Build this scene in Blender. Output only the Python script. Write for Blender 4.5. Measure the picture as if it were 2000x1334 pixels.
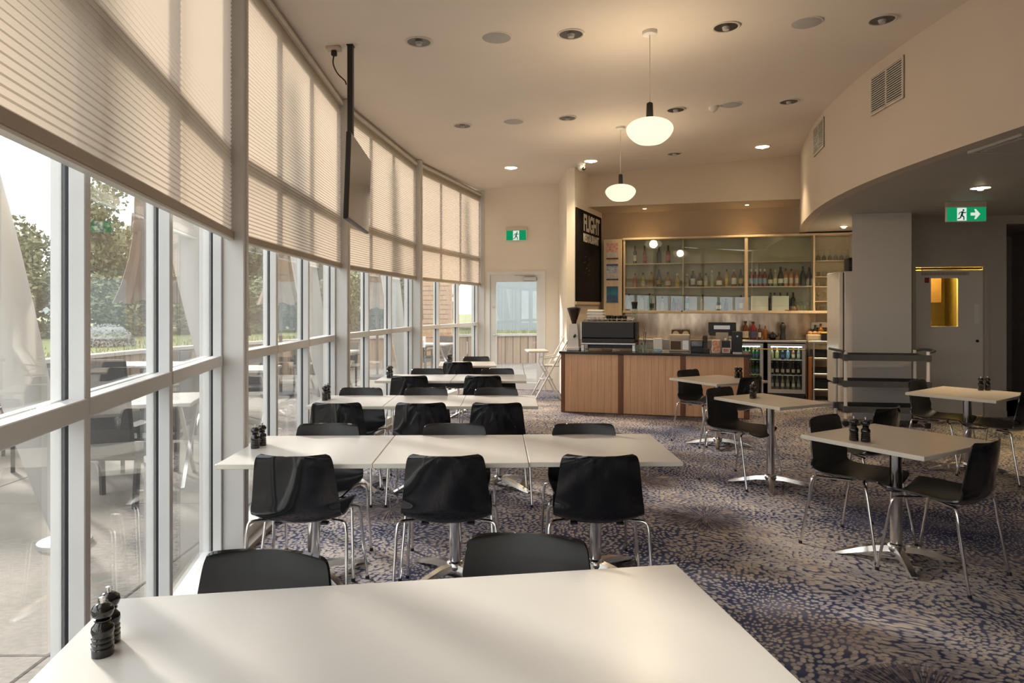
import bpy, math, random
from mathutils import Vector, Matrix

for o in list(bpy.data.objects):
    bpy.data.objects.remove(o, do_unlink=True)
SC = bpy.context.scene
COL = SC.collection
PI = math.pi
R = math.radians

# ------------------------------------------------------------------ camera
CAMH = 1.55
FPX = 1333.0
cam_d = bpy.data.cameras.new('camera')
cam_d.sensor_width = 36.0
cam_d.lens = 36.0 * FPX / 2000.0
cam_d.shift_y = -67.0 / 2000.0
cam_d.clip_start = 0.05
cam_d.clip_end = 400
cam = bpy.data.objects.new('camera', cam_d)
cam.location = (0, 0, CAMH)
cam.rotation_euler = (R(90), 0, 0)
COL.objects.link(cam)
SC.camera = cam

# ------------------------------------------------------------------ view
vs = SC.view_settings
vs.view_transform = 'Standard'
vs.look = 'None'
vs.exposure = 1.25
vs.gamma = 1.0
vs.use_curve_mapping = False
SC.cycles.max_bounces = 8
SC.cycles.diffuse_bounces = 5
SC.cycles.glossy_bounces = 4
SC.cycles.transmission_bounces = 6
SC.cycles.transparent_max_bounces = 16
SC.cycles.sample_clamp_indirect = 6.0
SC.cycles.caustics_reflective = False
SC.cycles.caustics_refractive = False

# ------------------------------------------------------------------ sky
SKY_STRENGTH = 1.75
world = bpy.data.worlds.new('hazy_sky')
SC.world = world
world.use_nodes = True
wn = world.node_tree.nodes
wl = world.node_tree.links
wn.clear()
w_out = wn.new('ShaderNodeOutputWorld')
w_bg = wn.new('ShaderNodeBackground')
w_tc = wn.new('ShaderNodeTexCoord')
w_map = wn.new('ShaderNodeMapping')
w_map.inputs['Scale'].default_value = (1.6, 1.6, 5.0)
w_noise = wn.new('ShaderNodeTexNoise')
w_noise.inputs['Scale'].default_value = 1.7
w_noise.inputs['Detail'].default_value = 5
w_ramp = wn.new('ShaderNodeValToRGB')
w_ramp.color_ramp.elements[0].position = 0.36
w_ramp.color_ramp.elements[0].color = (0.54, 0.585, 0.65, 1)
w_ramp.color_ramp.elements[1].position = 0.62
w_ramp.color_ramp.elements[1].color = (1.0, 0.975, 0.94, 1)
wl.new(w_tc.outputs['Generated'], w_map.inputs['Vector'])
wl.new(w_map.outputs['Vector'], w_noise.inputs['Vector'])
wl.new(w_noise.outputs['Fac'], w_ramp.inputs['Fac'])
wl.new(w_ramp.outputs['Color'], w_bg.inputs['Color'])
w_bg.inputs['Strength'].default_value = SKY_STRENGTH
wl.new(w_bg.outputs['Background'], w_out.inputs['Surface'])

# ------------------------------------------------------------------ sun (low, hazy, from beyond the windows on the left)
SUN_EL = 20.0
SUN_AZ = (-0.74, 0.67)          # horizontal direction towards the sun
sun_d = bpy.data.lights.new('sun', 'SUN')
sun_d.energy = 3.0
sun_d.color = (1.0, 0.905, 0.79)
sun_d.angle = R(6.0)
sun = bpy.data.objects.new('sun', sun_d)
_h = Vector((SUN_AZ[0], SUN_AZ[1], 0)).normalized() * math.cos(R(SUN_EL))
_to = Vector((_h.x, _h.y, math.sin(R(SUN_EL))))
sun.rotation_euler = _to.to_track_quat('Z', 'Y').to_euler()
sun.location = (-12, 12, 9)
COL.objects.link(sun)

PENDANT_W = 24.0
DOWNLIGHT_W = 60.0
BAR_SPOT_W = 18.0
KITCHEN_W = 95.0

# ------------------------------------------------------------------ materials
MATS = {}

def new_mat(name):
    m = bpy.data.materials.new(name)
    m.use_nodes = True
    m.node_tree.nodes.clear()
    return m, m.node_tree.nodes, m.node_tree.links

def pbr(name, color, rough=0.5, metal=0.0, var=0.0, scale=8.0, bump=0.0, stretch=(1, 1, 1), spec=0.5, color2=None, coat=0.0):
    """Principled with a little procedural variation of colour and relief."""
    m, n, l = new_mat(name)
    out = n.new('ShaderNodeOutputMaterial')
    b = n.new('ShaderNodeBsdfPrincipled')
    b.inputs['Roughness'].default_value = rough
    b.inputs['Metallic'].default_value = metal
    b.inputs['Specular IOR Level'].default_value = spec
    b.inputs['Coat Weight'].default_value = coat
    l.new(b.outputs[0], out.inputs['Surface'])
    tc = n.new('ShaderNodeTexCoord')
    mp = n.new('ShaderNodeMapping')
    mp.inputs['Scale'].default_value = stretch
    l.new(tc.outputs['Object'], mp.inputs['Vector'])
    nz = n.new('ShaderNodeTexNoise')
    nz.inputs['Scale'].default_value = scale
    nz.inputs['Detail'].default_value = 4
    l.new(mp.outputs['Vector'], nz.inputs['Vector'])
    mx = n.new('ShaderNodeMix')
    mx.data_type = 'RGBA'
    c1 = color
    c2 = color2 if color2 else tuple(max(0, c * (1 - var)) for c in color)
    mx.inputs['A'].default_value = (*c2, 1)
    mx.inputs['B'].default_value = (*c1, 1)
    rp = n.new('ShaderNodeValToRGB')
    rp.color_ramp.elements[0].position = 0.35
    rp.color_ramp.elements[1].position = 0.65
    l.new(nz.outputs['Fac'], rp.inputs['Fac'])
    l.new(rp.outputs['Color'], mx.inputs['Factor'])
    l.new(mx.outputs['Result'], b.inputs['Base Color'])
    if bump:
        bp = n.new('ShaderNodeBump')
        bp.inputs['Strength'].default_value = bump
        bp.inputs['Distance'].default_value = 0.01
        l.new(nz.outputs['Fac'], bp.inputs['Height'])
        l.new(bp.outputs['Normal'], b.inputs['Normal'])
    MATS[name] = m
    return m

def emit(name, color, strength):
    m, n, l = new_mat(name)
    out = n.new('ShaderNodeOutputMaterial')
    e = n.new('ShaderNodeEmission')
    e.inputs['Color'].default_value = (*color, 1)
    e.inputs['Strength'].default_value = strength
    l.new(e.outputs[0], out.inputs['Surface'])
    MATS[name] = m
    return m

def glass(name, tint=(1, 1, 1), film=0.0, ior=1.5, film_color=(0.9, 0.86, 0.8)):
    """Thin clear pane: transmits straight through, reflects by Fresnel, with an optional translucent film that paints in haze."""
    m, n, l = new_mat(name)
    out = n.new('ShaderNodeOutputMaterial')
    tr = n.new('ShaderNodeBsdfTransparent')
    tr.inputs['Color'].default_value = (*tint, 1)
    gl = n.new('ShaderNodeBsdfGlossy')
    gl.inputs['Roughness'].default_value = 0.0
    gl.inputs['Color'].default_value = (1, 1, 1, 1)
    f0 = ((ior - 1) / (ior + 1)) ** 2
    lw_ = n.new('ShaderNodeLayerWeight')
    lw_.inputs['Blend'].default_value = 0.5
    pw = n.new('ShaderNodeMath')
    pw.operation = 'POWER'
    pw.inputs[1].default_value = 5.0
    l.new(lw_.outputs['Facing'], pw.inputs[0])
    fr = n.new('ShaderNodeMath')
    fr.operation = 'MULTIPLY_ADD'
    fr.inputs[1].default_value = 1 - f0
    fr.inputs[2].default_value = f0
    l.new(pw.outputs[0], fr.inputs[0])
    mx = n.new('ShaderNodeMixShader')
    l.new(fr.outputs[0], mx.inputs[0])
    l.new(tr.outputs[0], mx.inputs[1])
    l.new(gl.outputs[0], mx.inputs[2])
    last = mx
    if film > 0:
        tl = n.new('ShaderNodeBsdfTranslucent')
        tl.inputs['Color'].default_value = (*film_color, 1)
        nz = n.new('ShaderNodeTexNoise')
        nz.inputs['Scale'].default_value = 3.0
        nz.inputs['Detail'].default_value = 6
        mr = n.new('ShaderNodeMapRange')
        mr.inputs['To Min'].default_value = film * 0.6
        mr.inputs['To Max'].default_value = film * 1.4
        l.new(nz.outputs['Fac'], mr.inputs['Value'])
        m2 = n.new('ShaderNodeMixShader')
        l.new(mr.outputs[0], m2.inputs[0])
        l.new(mx.outputs[0], m2.inputs[1])
        l.new(tl.outputs[0], m2.inputs[2])
        last = m2
    l.new(last.outputs[0], out.inputs['Surface'])
    MATS[name] = m
    return m

def fabric_translucent(name, color, trans_color, fac):
    m, n, l = new_mat(name)
    out = n.new('ShaderNodeOutputMaterial')
    d = n.new('ShaderNodeBsdfDiffuse')
    t = n.new('ShaderNodeBsdfTranslucent')
    nz = n.new('ShaderNodeTexNoise')
    nz.inputs['Scale'].default_value = 90.0
    mx0 = n.new('ShaderNodeMix')
    mx0.data_type = 'RGBA'
    mx0.inputs['A'].default_value = (*[c * 0.93 for c in color], 1)
    mx0.inputs['B'].default_value = (*color, 1)
    l.new(nz.outputs['Fac'], mx0.inputs['Factor'])
    l.new(mx0.outputs['Result'], d.inputs['Color'])
    t.inputs['Color'].default_value = (*trans_color, 1)
    mx = n.new('ShaderNodeMixShader')
    mx.inputs[0].default_value = fac
    l.new(d.outputs[0], mx.inputs[1])
    l.new(t.outputs[0], mx.inputs[2])
    l.new(mx.outputs[0], out.inputs['Surface'])
    MATS[name] = m
    return m

def wood(name, c1, c2, scale=1.0, rough=0.45, grain=(14, 14, 0.6)):
    m, n, l = new_mat(name)
    out = n.new('ShaderNodeOutputMaterial')
    b = n.new('ShaderNodeBsdfPrincipled')
    b.inputs['Roughness'].default_value = rough
    tc = n.new('ShaderNodeTexCoord')
    oi = n.new('ShaderNodeObjectInfo')
    ad = n.new('ShaderNodeVectorMath')
    ad.operation = 'ADD'
    mp = n.new('ShaderNodeMapping')
    mp.inputs['Scale'].default_value = tuple(g * scale for g in grain)
    l.new(tc.outputs['Object'], ad.inputs[0])
    sc2 = n.new('ShaderNodeVectorMath')
    sc2.operation = 'SCALE'
    sc2.inputs[0].default_value = (7, 3, 5)
    l.new(oi.outputs['Random'], sc2.inputs['Scale'])
    l.new(sc2.outputs[0], ad.inputs[1])
    l.new(ad.outputs[0], mp.inputs['Vector'])
    nz = n.new('ShaderNodeTexNoise')
    nz.inputs['Scale'].default_value = 2.2
    nz.inputs['Detail'].default_value = 6
    nz.inputs['Distortion'].default_value = 0.5
    l.new(mp.outputs['Vector'], nz.inputs['Vector'])
    rp = n.new('ShaderNodeValToRGB')
    rp.color_ramp.elements[0].position = 0.3
    rp.color_ramp.elements[0].color = (*c2, 1)
    rp.color_ramp.elements[1].position = 0.68
    rp.color_ramp.elements[1].color = (*c1, 1)
    l.new(nz.outputs['Fac'], rp.inputs['Fac'])
    l.new(rp.outputs['Color'], b.inputs['Base Color'])
    l.new(b.outputs[0], out.inputs['Surface'])
    MATS[name] = m
    return m

def carpet_material():
    """Navy carpet woven with beige dabs, mauve patches and feathery bursts."""
    m, n, l = new_mat('carpet')
    out = n.new('ShaderNodeOutputMaterial')
    b = n.new('ShaderNodeBsdfPrincipled')
    b.inputs['Roughness'].default_value = 0.95
    b.inputs['Specular IOR Level'].default_value = 0.1
    l.new(b.outputs[0], out.inputs['Surface'])
    tc = n.new('ShaderNodeTexCoord')
    def math_node(op, a=None, bb=None, va=None, vb=None, clamp=False):
        k = n.new('ShaderNodeMath')
        k.operation = op
        k.use_clamp = clamp
        if a is not None: l.new(a, k.inputs[0])
        if bb is not None: l.new(bb, k.inputs[1])
        if va is not None: k.inputs[0].default_value = va
        if vb is not None: k.inputs[1].default_value = vb
        return k.outputs[0]
    def noise(scale, detail, vec, dist=0.0):
        k = n.new('ShaderNodeTexNoise')
        k.inputs['Scale'].default_value = scale
        k.inputs['Detail'].default_value = detail
        k.inputs['Distortion'].default_value = dist
        l.new(vec, k.inputs['Vector'])
        return k
    def ramp(fac, stops):
        k = n.new('ShaderNodeValToRGB')
        e = k.color_ramp.elements
        while len(e) < len(stops): e.new(0.5)
        for i, (p, c) in enumerate(stops):
            e[i].position = p
            e[i].color = (*c, 1) if len(c) == 3 else c
        l.new(fac, k.inputs['Fac'])
        return k.outputs['Color']
    def mix(fac, a, bb):
        k = n.new('ShaderNodeMix')
        k.data_type = 'RGBA'
        if hasattr(fac, 'links'): l.new(fac, k.inputs['Factor'])
        else: k.inputs['Factor'].default_value = fac
        for s, v in (('A', a), ('B', bb)):
            if isinstance(v, tuple): k.inputs[s].default_value = (*v, 1)
            else: l.new(v, k.inputs[s])
        return k.outputs['Result']
    obj = tc.outputs['Object']
    # warp the lattice so dabs lean in drifting directions
    wz = noise(1.1, 2, obj)
    wsub = n.new('ShaderNodeVectorMath'); wsub.operation = 'SUBTRACT'
    l.new(wz.outputs['Color'], wsub.inputs[0]); wsub.inputs[1].default_value = (0.5, 0.5, 0.5)
    wsc = n.new('ShaderNodeVectorMath'); wsc.operation = 'SCALE'; wsc.inputs['Scale'].default_value = 0.5
    l.new(wsub.outputs[0], wsc.inputs[0])
    wad = n.new('ShaderNodeVectorMath'); wad.operation = 'ADD'
    l.new(obj, wad.inputs[0]); l.new(wsc.outputs[0], wad.inputs[1])
    mp = n.new('ShaderNodeMapping'); mp.inputs['Scale'].default_value = (36, 36, 1); mp.inputs['Rotation'].default_value = (0, 0, R(18))
    l.new(wad.outputs[0], mp.inputs['Vector'])
    vo = n.new('ShaderNodeTexVoronoi'); vo.inputs['Scale'].default_value = 1.0; vo.voronoi_dimensions = '2D'
    l.new(mp.outputs['Vector'], vo.inputs['Vector'])
    big = noise(0.75, 3, obj, 0.6)
    mid = noise(2.3, 3, obj, 0.4)
    thr = math_node('MULTIPLY_ADD', big.outputs['Fac'], None, None, 1.15)
    thr_n = thr.node; thr_n.inputs[2].default_value = -0.05
    d = math_node('SUBTRACT', thr, vo.outputs['Distance'])
    dab = math_node('MULTIPLY', d, None, None, 4.5, True)
    beige = ramp(mid.outputs['Fac'], [(0.30, (0.36, 0.335, 0.37)), (0.45, (0.56, 0.50, 0.455)), (0.60, (0.68, 0.575, 0.465)), (0.72, (0.46, 0.335, 0.285))])
    vcol = n.new('ShaderNodeSeparateColor'); l.new(vo.outputs['Color'], vcol.inputs[0])
    dabc = mix(math_node('MULTIPLY', vcol.outputs[0], None, None, 0.55), beige, (0.235, 0.235, 0.31))
    ground = ramp(mid.outputs['Fac'], [(0.35, (0.024, 0.034, 0.095)), (0.52, (0.085, 0.095, 0.17)), (0.68, (0.19, 0.19, 0.26))])
    base = mix(dab, ground, dabc)
    # feathery bursts
    vb = n.new('ShaderNodeTexVoronoi'); vb.voronoi_dimensions = '2D'; vb.inputs['Scale'].default_value = 0.95
    l.new(obj, vb.inputs['Vector'])
    psc = n.new('ShaderNodeVectorMath'); psc.operation = 'SUBTRACT'
    l.new(obj, psc.inputs[0]); l.new(vb.outputs['Position'], psc.inputs[1])
    sx = n.new('ShaderNodeSeparateXYZ'); l.new(psc.outputs[0], sx.inputs[0])
    ang = math_node('ARCTAN2', sx.outputs['Y'], sx.outputs['X'])
    rad = n.new('ShaderNodeVectorMath'); rad.operation = 'LENGTH'; l.new(psc.outputs[0], rad.inputs[0])
    cb = n.new('ShaderNodeCombineXYZ')
    l.new(math_node('MULTIPLY', ang, None, None, 9.0), cb.inputs['X'])
    l.new(math_node('MULTIPLY', rad.outputs['Value'], None, None, 3.0), cb.inputs['Y'])
    rays = noise(2.2, 2, cb.outputs[0])
    reach = math_node('MULTIPLY_ADD', rays.outputs['Fac'], None, None, 0.55)
    reach.node.inputs[2].default_value = 0.07
    inside = math_node('MULTIPLY', math_node('SUBTRACT', reach, rad.outputs['Value']), None, None, 14.0, True)
    stripe = math_node('MULTIPLY', math_node('SUBTRACT', rays.outputs['Fac'], None, None, 0.5), None, None, 12.0, True)
    vbc = n.new('ShaderNodeSeparateColor'); l.new(vb.outputs['Color'], vbc.inputs[0])
    burstc = mix(vbc.outputs[0], (0.40, 0.31, 0.25), (0.15, 0.145, 0.19))
    burst = mix(stripe, (0.03, 0.033, 0.065), burstc)
    pick = math_node('GREATER_THAN', vbc.outputs[1], None, None, 0.45)
    full = mix(math_node('MULTIPLY', math_node('MULTIPLY', inside, pick), None, None, 0.85), base, burst)
    pile = noise(420, 2, obj)
    fin = mix(math_node('MULTIPLY', pile.outputs['Fac'], None, None, 0.35), full, (0.05, 0.045, 0.05))
    l.new(fin, b.inputs['Base Color'])
    bp = n.new('ShaderNodeBump'); bp.inputs['Strength'].default_value = 0.4; bp.inputs['Distance'].default_value = 0.004
    l.new(pile.outputs['Fac'], bp.inputs['Height']); l.new(bp.outputs['Normal'], b.inputs['Normal'])
    MATS['carpet'] = m

def opal_glass():
    """Opal lamp glass: glows itself and lets part of the bulb's light through."""
    m, n, l = new_mat('pendant_glow')
    out = n.new('ShaderNodeOutputMaterial')
    e = n.new('ShaderNodeEmission')
    e.inputs['Color'].default_value = (1.0, 0.80, 0.54, 1)
    e.inputs['Strength'].default_value = 0.78
    t = n.new('ShaderNodeBsdfTransparent')
    t.inputs['Color'].default_value = (1.0, 0.93, 0.82, 1)
    mx = n.new('ShaderNodeMixShader')
    mx.inputs[0].default_value = 0.55
    l.new(t.outputs[0], mx.inputs[1])
    l.new(e.outputs[0], mx.inputs[2])
    l.new(mx.outputs[0], out.inputs['Surface'])
    MATS['pendant_glow'] = m
opal_glass()

carpet_material()
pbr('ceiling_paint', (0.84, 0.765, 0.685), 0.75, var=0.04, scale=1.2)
pbr('wall_paint', (0.80, 0.735, 0.65), 0.65, var=0.04, scale=1.5)
pbr('bar_wall_shaded', (0.50, 0.41, 0.30), 0.65, var=0.05, scale=1.5)  # wall colour darkened to hold the shade behind the bar
pbr('bar_bulkhead_paint', (0.62, 0.535, 0.43), 0.65, var=0.04, scale=1.5)
pbr('bulkhead_paint', (0.64, 0.56, 0.485), 0.7, var=0.04, scale=1.3)
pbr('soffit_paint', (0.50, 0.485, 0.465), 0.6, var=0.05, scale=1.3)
pbr('grey_wall_paint', (0.46, 0.43, 0.39), 0.6, var=0.05, scale=1.3)
pbr('pillar_paint', (0.68, 0.65, 0.62), 0.5, var=0.03, scale=1.3)
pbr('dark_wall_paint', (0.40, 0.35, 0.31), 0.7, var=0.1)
pbr('frame_white', (0.74, 0.74, 0.73), 0.35, var=0.05, scale=4)
pbr('post_paint', (0.62, 0.60, 0.575), 0.4, var=0.05, scale=3)
pbr('gasket_black', (0.012, 0.014, 0.018), 0.5, var=0.2)
pbr('table_white', (0.73, 0.71, 0.68), 0.28, var=0.03, scale=3, spec=0.5)
pbr('table_edge', (0.74, 0.70, 0.60), 0.4, var=0.04)
pbr('table_beige', (0.80, 0.725, 0.63), 0.25, var=0.05, scale=3)
pbr('black_shell', (0.010, 0.0108, 0.013), 0.085, var=0.2, scale=14, spec=0.6)
pbr('black_satin', (0.022, 0.0225, 0.024), 0.38, var=0.15, scale=20, spec=0.5)
pbr('chrome', (0.80, 0.79, 0.78), 0.12, metal=1.0, var=0.05)
pbr('polished_aluminium', (0.78, 0.765, 0.74), 0.2, metal=1.0, var=0.06)
pbr('brushed_steel', (0.55, 0.53, 0.50), 0.32, metal=1.0, var=0.12, scale=6, stretch=(1, 1, 12))
pbr('splash_steel', (0.70, 0.54, 0.40), 0.22, metal=0.75, color2=(0.36, 0.27, 0.19), scale=3.2, stretch=(2.2, 1, 0.7))  # warm light and dark blotches stand in for reflections in the steel
pbr('reflector', (0.13, 0.125, 0.12), 0.3, metal=0.7, var=0.3, scale=30)
pbr('speaker_grille', (0.50, 0.485, 0.465), 0.7, var=0.15, scale=300)
pbr('black_plastic', (0.013, 0.013, 0.015), 0.4, var=0.2)
pbr('black_gloss', (0.008, 0.008, 0.010), 0.12, var=0.2, coat=0.4)
pbr('dark_grey_plastic', (0.022, 0.023, 0.028), 0.5, var=0.15)
pbr('tray_grey', (0.075, 0.078, 0.085), 0.5, var=0.15)
pbr('white_plastic', (0.78, 0.765, 0.74), 0.4, var=0.04)
pbr('white_enamel', (0.72, 0.69, 0.66), 0.3, var=0.03)
pbr('white_lamp_cord', (0.75, 0.68, 0.6), 0.5)
pbr('paper_white', (0.80, 0.78, 0.75), 0.7, var=0.04)
pbr('beige_plastic', (0.50, 0.43, 0.33), 0.4, var=0.08)
pbr('granite_black', (0.016, 0.016, 0.018), 0.15, color2=(0.04, 0.038, 0.036), scale=120, spec=0.5)
pbr('blackboard', (0.007, 0.0065, 0.006), 0.8, color2=(0.012, 0.0105, 0.0095), scale=5, spec=0.15)
pbr('chalk_white', (0.72, 0.68, 0.62), 0.8, var=0.15, scale=40)
pbr('chalk_faint', (0.06, 0.05, 0.042), 0.9, var=0.4, scale=40)
pbr('sign_green', (0.0, 0.26, 0.085), 0.35, var=0.1)
pbr('sign_white', (0.85, 0.88, 0.84), 0.4)
pbr('sign_case', (0.66, 0.55, 0.44), 0.4, var=0.05)
pbr('red_plastic', (0.30, 0.025, 0.02), 0.4, var=0.1)
pbr('poster_red', (0.50, 0.12, 0.09), 0.5, color2=(0.62, 0.50, 0.42), scale=24, stretch=(1, 1, 3))
pbr('poster_blue', (0.16, 0.24, 0.42), 0.5, color2=(0.58, 0.58, 0.58), scale=16, stretch=(1, 1, 3))
pbr('poster_teal', (0.012, 0.10, 0.16), 0.5, color2=(0.02, 0.19, 0.28), scale=10)
pbr('poster_grey', (0.52, 0.50, 0.47), 0.5, var=0.2, scale=20)
pbr('card_orange', (0.62, 0.14, 0.03), 0.5, color2=(0.75, 0.62, 0.5), scale=28)
pbr('card_blue', (0.10, 0.30, 0.62), 0.5, color2=(0.55, 0.66, 0.78), scale=30)
pbr('card_redtext', (0.45, 0.08, 0.06), 0.5, color2=(0.62, 0.5, 0.45), scale=60)
pbr('hopper_brown', (0.05, 0.022, 0.012), 0.2, color2=(0.025, 0.012, 0.008), scale=60)
pbr('brown_dark', (0.10, 0.05, 0.025), 0.5, var=0.2)
pbr('yellow_plastic', (0.62, 0.46, 0.05), 0.45, var=0.1)
pbr('bread_crust', (0.42, 0.22, 0.08), 0.8, color2=(0.58, 0.36, 0.16), scale=22)
pbr('terracotta', (0.30, 0.10, 0.05), 0.7, var=0.2)
pbr('kitchen_yellow', (0.75, 0.55, 0.12), 0.6, var=0.08)
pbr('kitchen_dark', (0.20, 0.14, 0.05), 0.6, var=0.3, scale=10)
pbr('baseboard_paint', (0.40, 0.375, 0.345), 0.5, var=0.05)
pbr('skirting_grey', (0.20, 0.185, 0.165), 0.5, var=0.1)
pbr('blind_rail', (0.36, 0.29, 0.225), 0.45, var=0.05)
pbr('rail_white', (0.66, 0.62, 0.56), 0.4, var=0.05)
wood('wood_panel', (0.74, 0.45, 0.27), (0.60, 0.345, 0.195), 1.0, 0.45)
wood('wood_post', (0.21, 0.085, 0.038), (0.13, 0.048, 0.022), 1.0, 0.45)
wood('wood_pale', (0.68, 0.54, 0.37), (0.58, 0.45, 0.29), 1.0, 0.45)
wood('wood_orange', (0.33, 0.13, 0.04), (0.22, 0.08, 0.025), 1.0, 0.45)
pbr('cabinet_back', (0.46, 0.43, 0.33), 0.6, var=0.06)
glass('window_glass', (0.97, 0.985, 0.98), film=0.014)  # film lays a painted haze over the view outside
glass('cabinet_glass', (0.93, 0.965, 0.94), film=0.005, film_color=(0.55, 0.62, 0.55), ior=1.55)
glass('fridge_glass', (0.93, 0.97, 0.96))
glass('clear_glass', (0.90, 0.94, 0.93), film=0.10, film_color=(0.75, 0.78, 0.76), ior=1.5)
fabric_translucent('blind_fabric', (0.58, 0.485, 0.395), (0.53, 0.435, 0.35), 0.5)
emit('downlight_glow', (1.0, 0.80, 0.50), 14.0)
emit('small_glow', (1.0, 0.82, 0.55), 6.0)
emit('fridge_tube', (0.85, 1.0, 0.95), 5.0)
emit('sign_backlight', (0.01, 0.40, 0.15), 0.30)
emit('sign_backlight_white', (0.9, 1.0, 0.9), 0.33)
emit('kitchen_lamp', (1.0, 0.72, 0.16), 10.0)
# bottle glass and labels
def bottle_glass(name, color, film=0.35):
    m, n, l = new_mat(name)
    out = n.new('ShaderNodeOutputMaterial')
    b = n.new('ShaderNodeBsdfPrincipled')
    b.inputs['Roughness'].default_value = 0.08
    b.inputs['Base Color'].default_value = (*color, 1)
    t = n.new('ShaderNodeBsdfTransparent')
    t.inputs['Color'].default_value = (*[min(1, c * 1.6 + 0.05) for c in color], 1)
    mx = n.new('ShaderNodeMixShader')
    mx.inputs[0].default_value = min(1.0, film * 1.12)
    l.new(t.outputs[0], mx.inputs[1])
    l.new(b.outputs[0], mx.inputs[2])
    l.new(mx.outputs[0], out.inputs['Surface'])
    MATS[name] = m
for nm, c, fm in (('glass_dark', (0.012, 0.014, 0.008), 0.9), ('glass_green', (0.03, 0.16, 0.02), 0.6), ('glass_olive', (0.03, 0.035, 0.012), 0.85),
                  ('glass_amber', (0.30, 0.11, 0.02), 0.7), ('glass_gold', (0.50, 0.30, 0.05), 0.6), ('glass_pink', (0.60, 0.33, 0.24), 0.55),
                  ('glass_clear', (0.62, 0.60, 0.52), 0.35), ('glass_red', (0.20, 0.02, 0.02), 0.8), ('glass_brown', (0.10, 0.035, 0.012), 0.85),
                  ('glass_yellow', (0.62, 0.47, 0.17), 0.5), ('glass_blue', (0.25, 0.42, 0.52), 0.5), ('glass_rose', (0.55, 0.22, 0.12), 0.65)):
    bottle_glass(nm, c, fm)
pbr('label_cream', (0.66, 0.58, 0.46), 0.6, var=0.25, scale=50)
pbr('label_white', (0.76, 0.74, 0.70), 0.6, var=0.2, scale=50)
pbr('label_red', (0.42, 0.05, 0.04), 0.6, var=0.3, scale=50)
pbr('label_blue', (0.28, 0.42, 0.52), 0.6, var=0.2, scale=50)
pbr('label_gold', (0.55, 0.36, 0.09), 0.5, var=0.3, scale=50)
pbr('label_yellow', (0.62, 0.47, 0.10), 0.6, var=0.2, scale=50)
pbr('label_navy', (0.06, 0.09, 0.22), 0.6, var=0.2, scale=50)
pbr('label_green', (0.42, 0.48, 0.20), 0.6, var=0.3, scale=50)
# outdoors
pbr('concrete', (0.20, 0.178, 0.152), 0.85, var=0.14, scale=2.5, bump=0.1)
pbr('concrete_joint', (0.12, 0.105, 0.09), 0.9, var=0.1)
wood('sleeper', (0.36, 0.265, 0.19), (0.22, 0.155, 0.11), 0.6, 0.8)
pbr('capping', (0.42, 0.40, 0.37), 0.6, var=0.08)
pbr('lawn', (0.155, 0.18, 0.055), 0.95, color2=(0.21, 0.21, 0.085), scale=3, bump=0.3)
pbr('leaf_a', (0.12, 0.14, 0.065), 0.7, color2=(0.19, 0.20, 0.10), scale=4)
pbr('leaf_b', (0.165, 0.18, 0.075), 0.7, color2=(0.25, 0.245, 0.12), scale=4)
pbr('bark', (0.14, 0.11, 0.085), 0.9, var=0.3)
pbr('shrub_grey', (0.20, 0.21, 0.20), 0.8, color2=(0.29, 0.29, 0.27), scale=9)
pbr('hill', (0.20, 0.235, 0.225), 0.95, var=0.1, scale=0.1)
pbr('umbrella_brown', (0.105, 0.066, 0.048), 0.85, var=0.15, scale=12)
pbr('umbrella_pale', (0.22, 0.155, 0.11), 0.85, var=0.12, scale=12)
pbr('column_white', (0.40, 0.39, 0.37), 0.5, var=0.06, scale=2)
pbr('wicker', (0.045, 0.045, 0.047), 0.6, var=0.3, scale=60)
pbr('render_blue', (0.27, 0.31, 0.335), 0.8, var=0.05, scale=0.5)
pbr('stone', (0.26, 0.235, 0.21), 0.9, var=0.3, scale=3)
wood('screen_timber', (0.55, 0.32, 0.17), (0.42, 0.23, 0.12), 0.6, 0.7)

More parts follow.
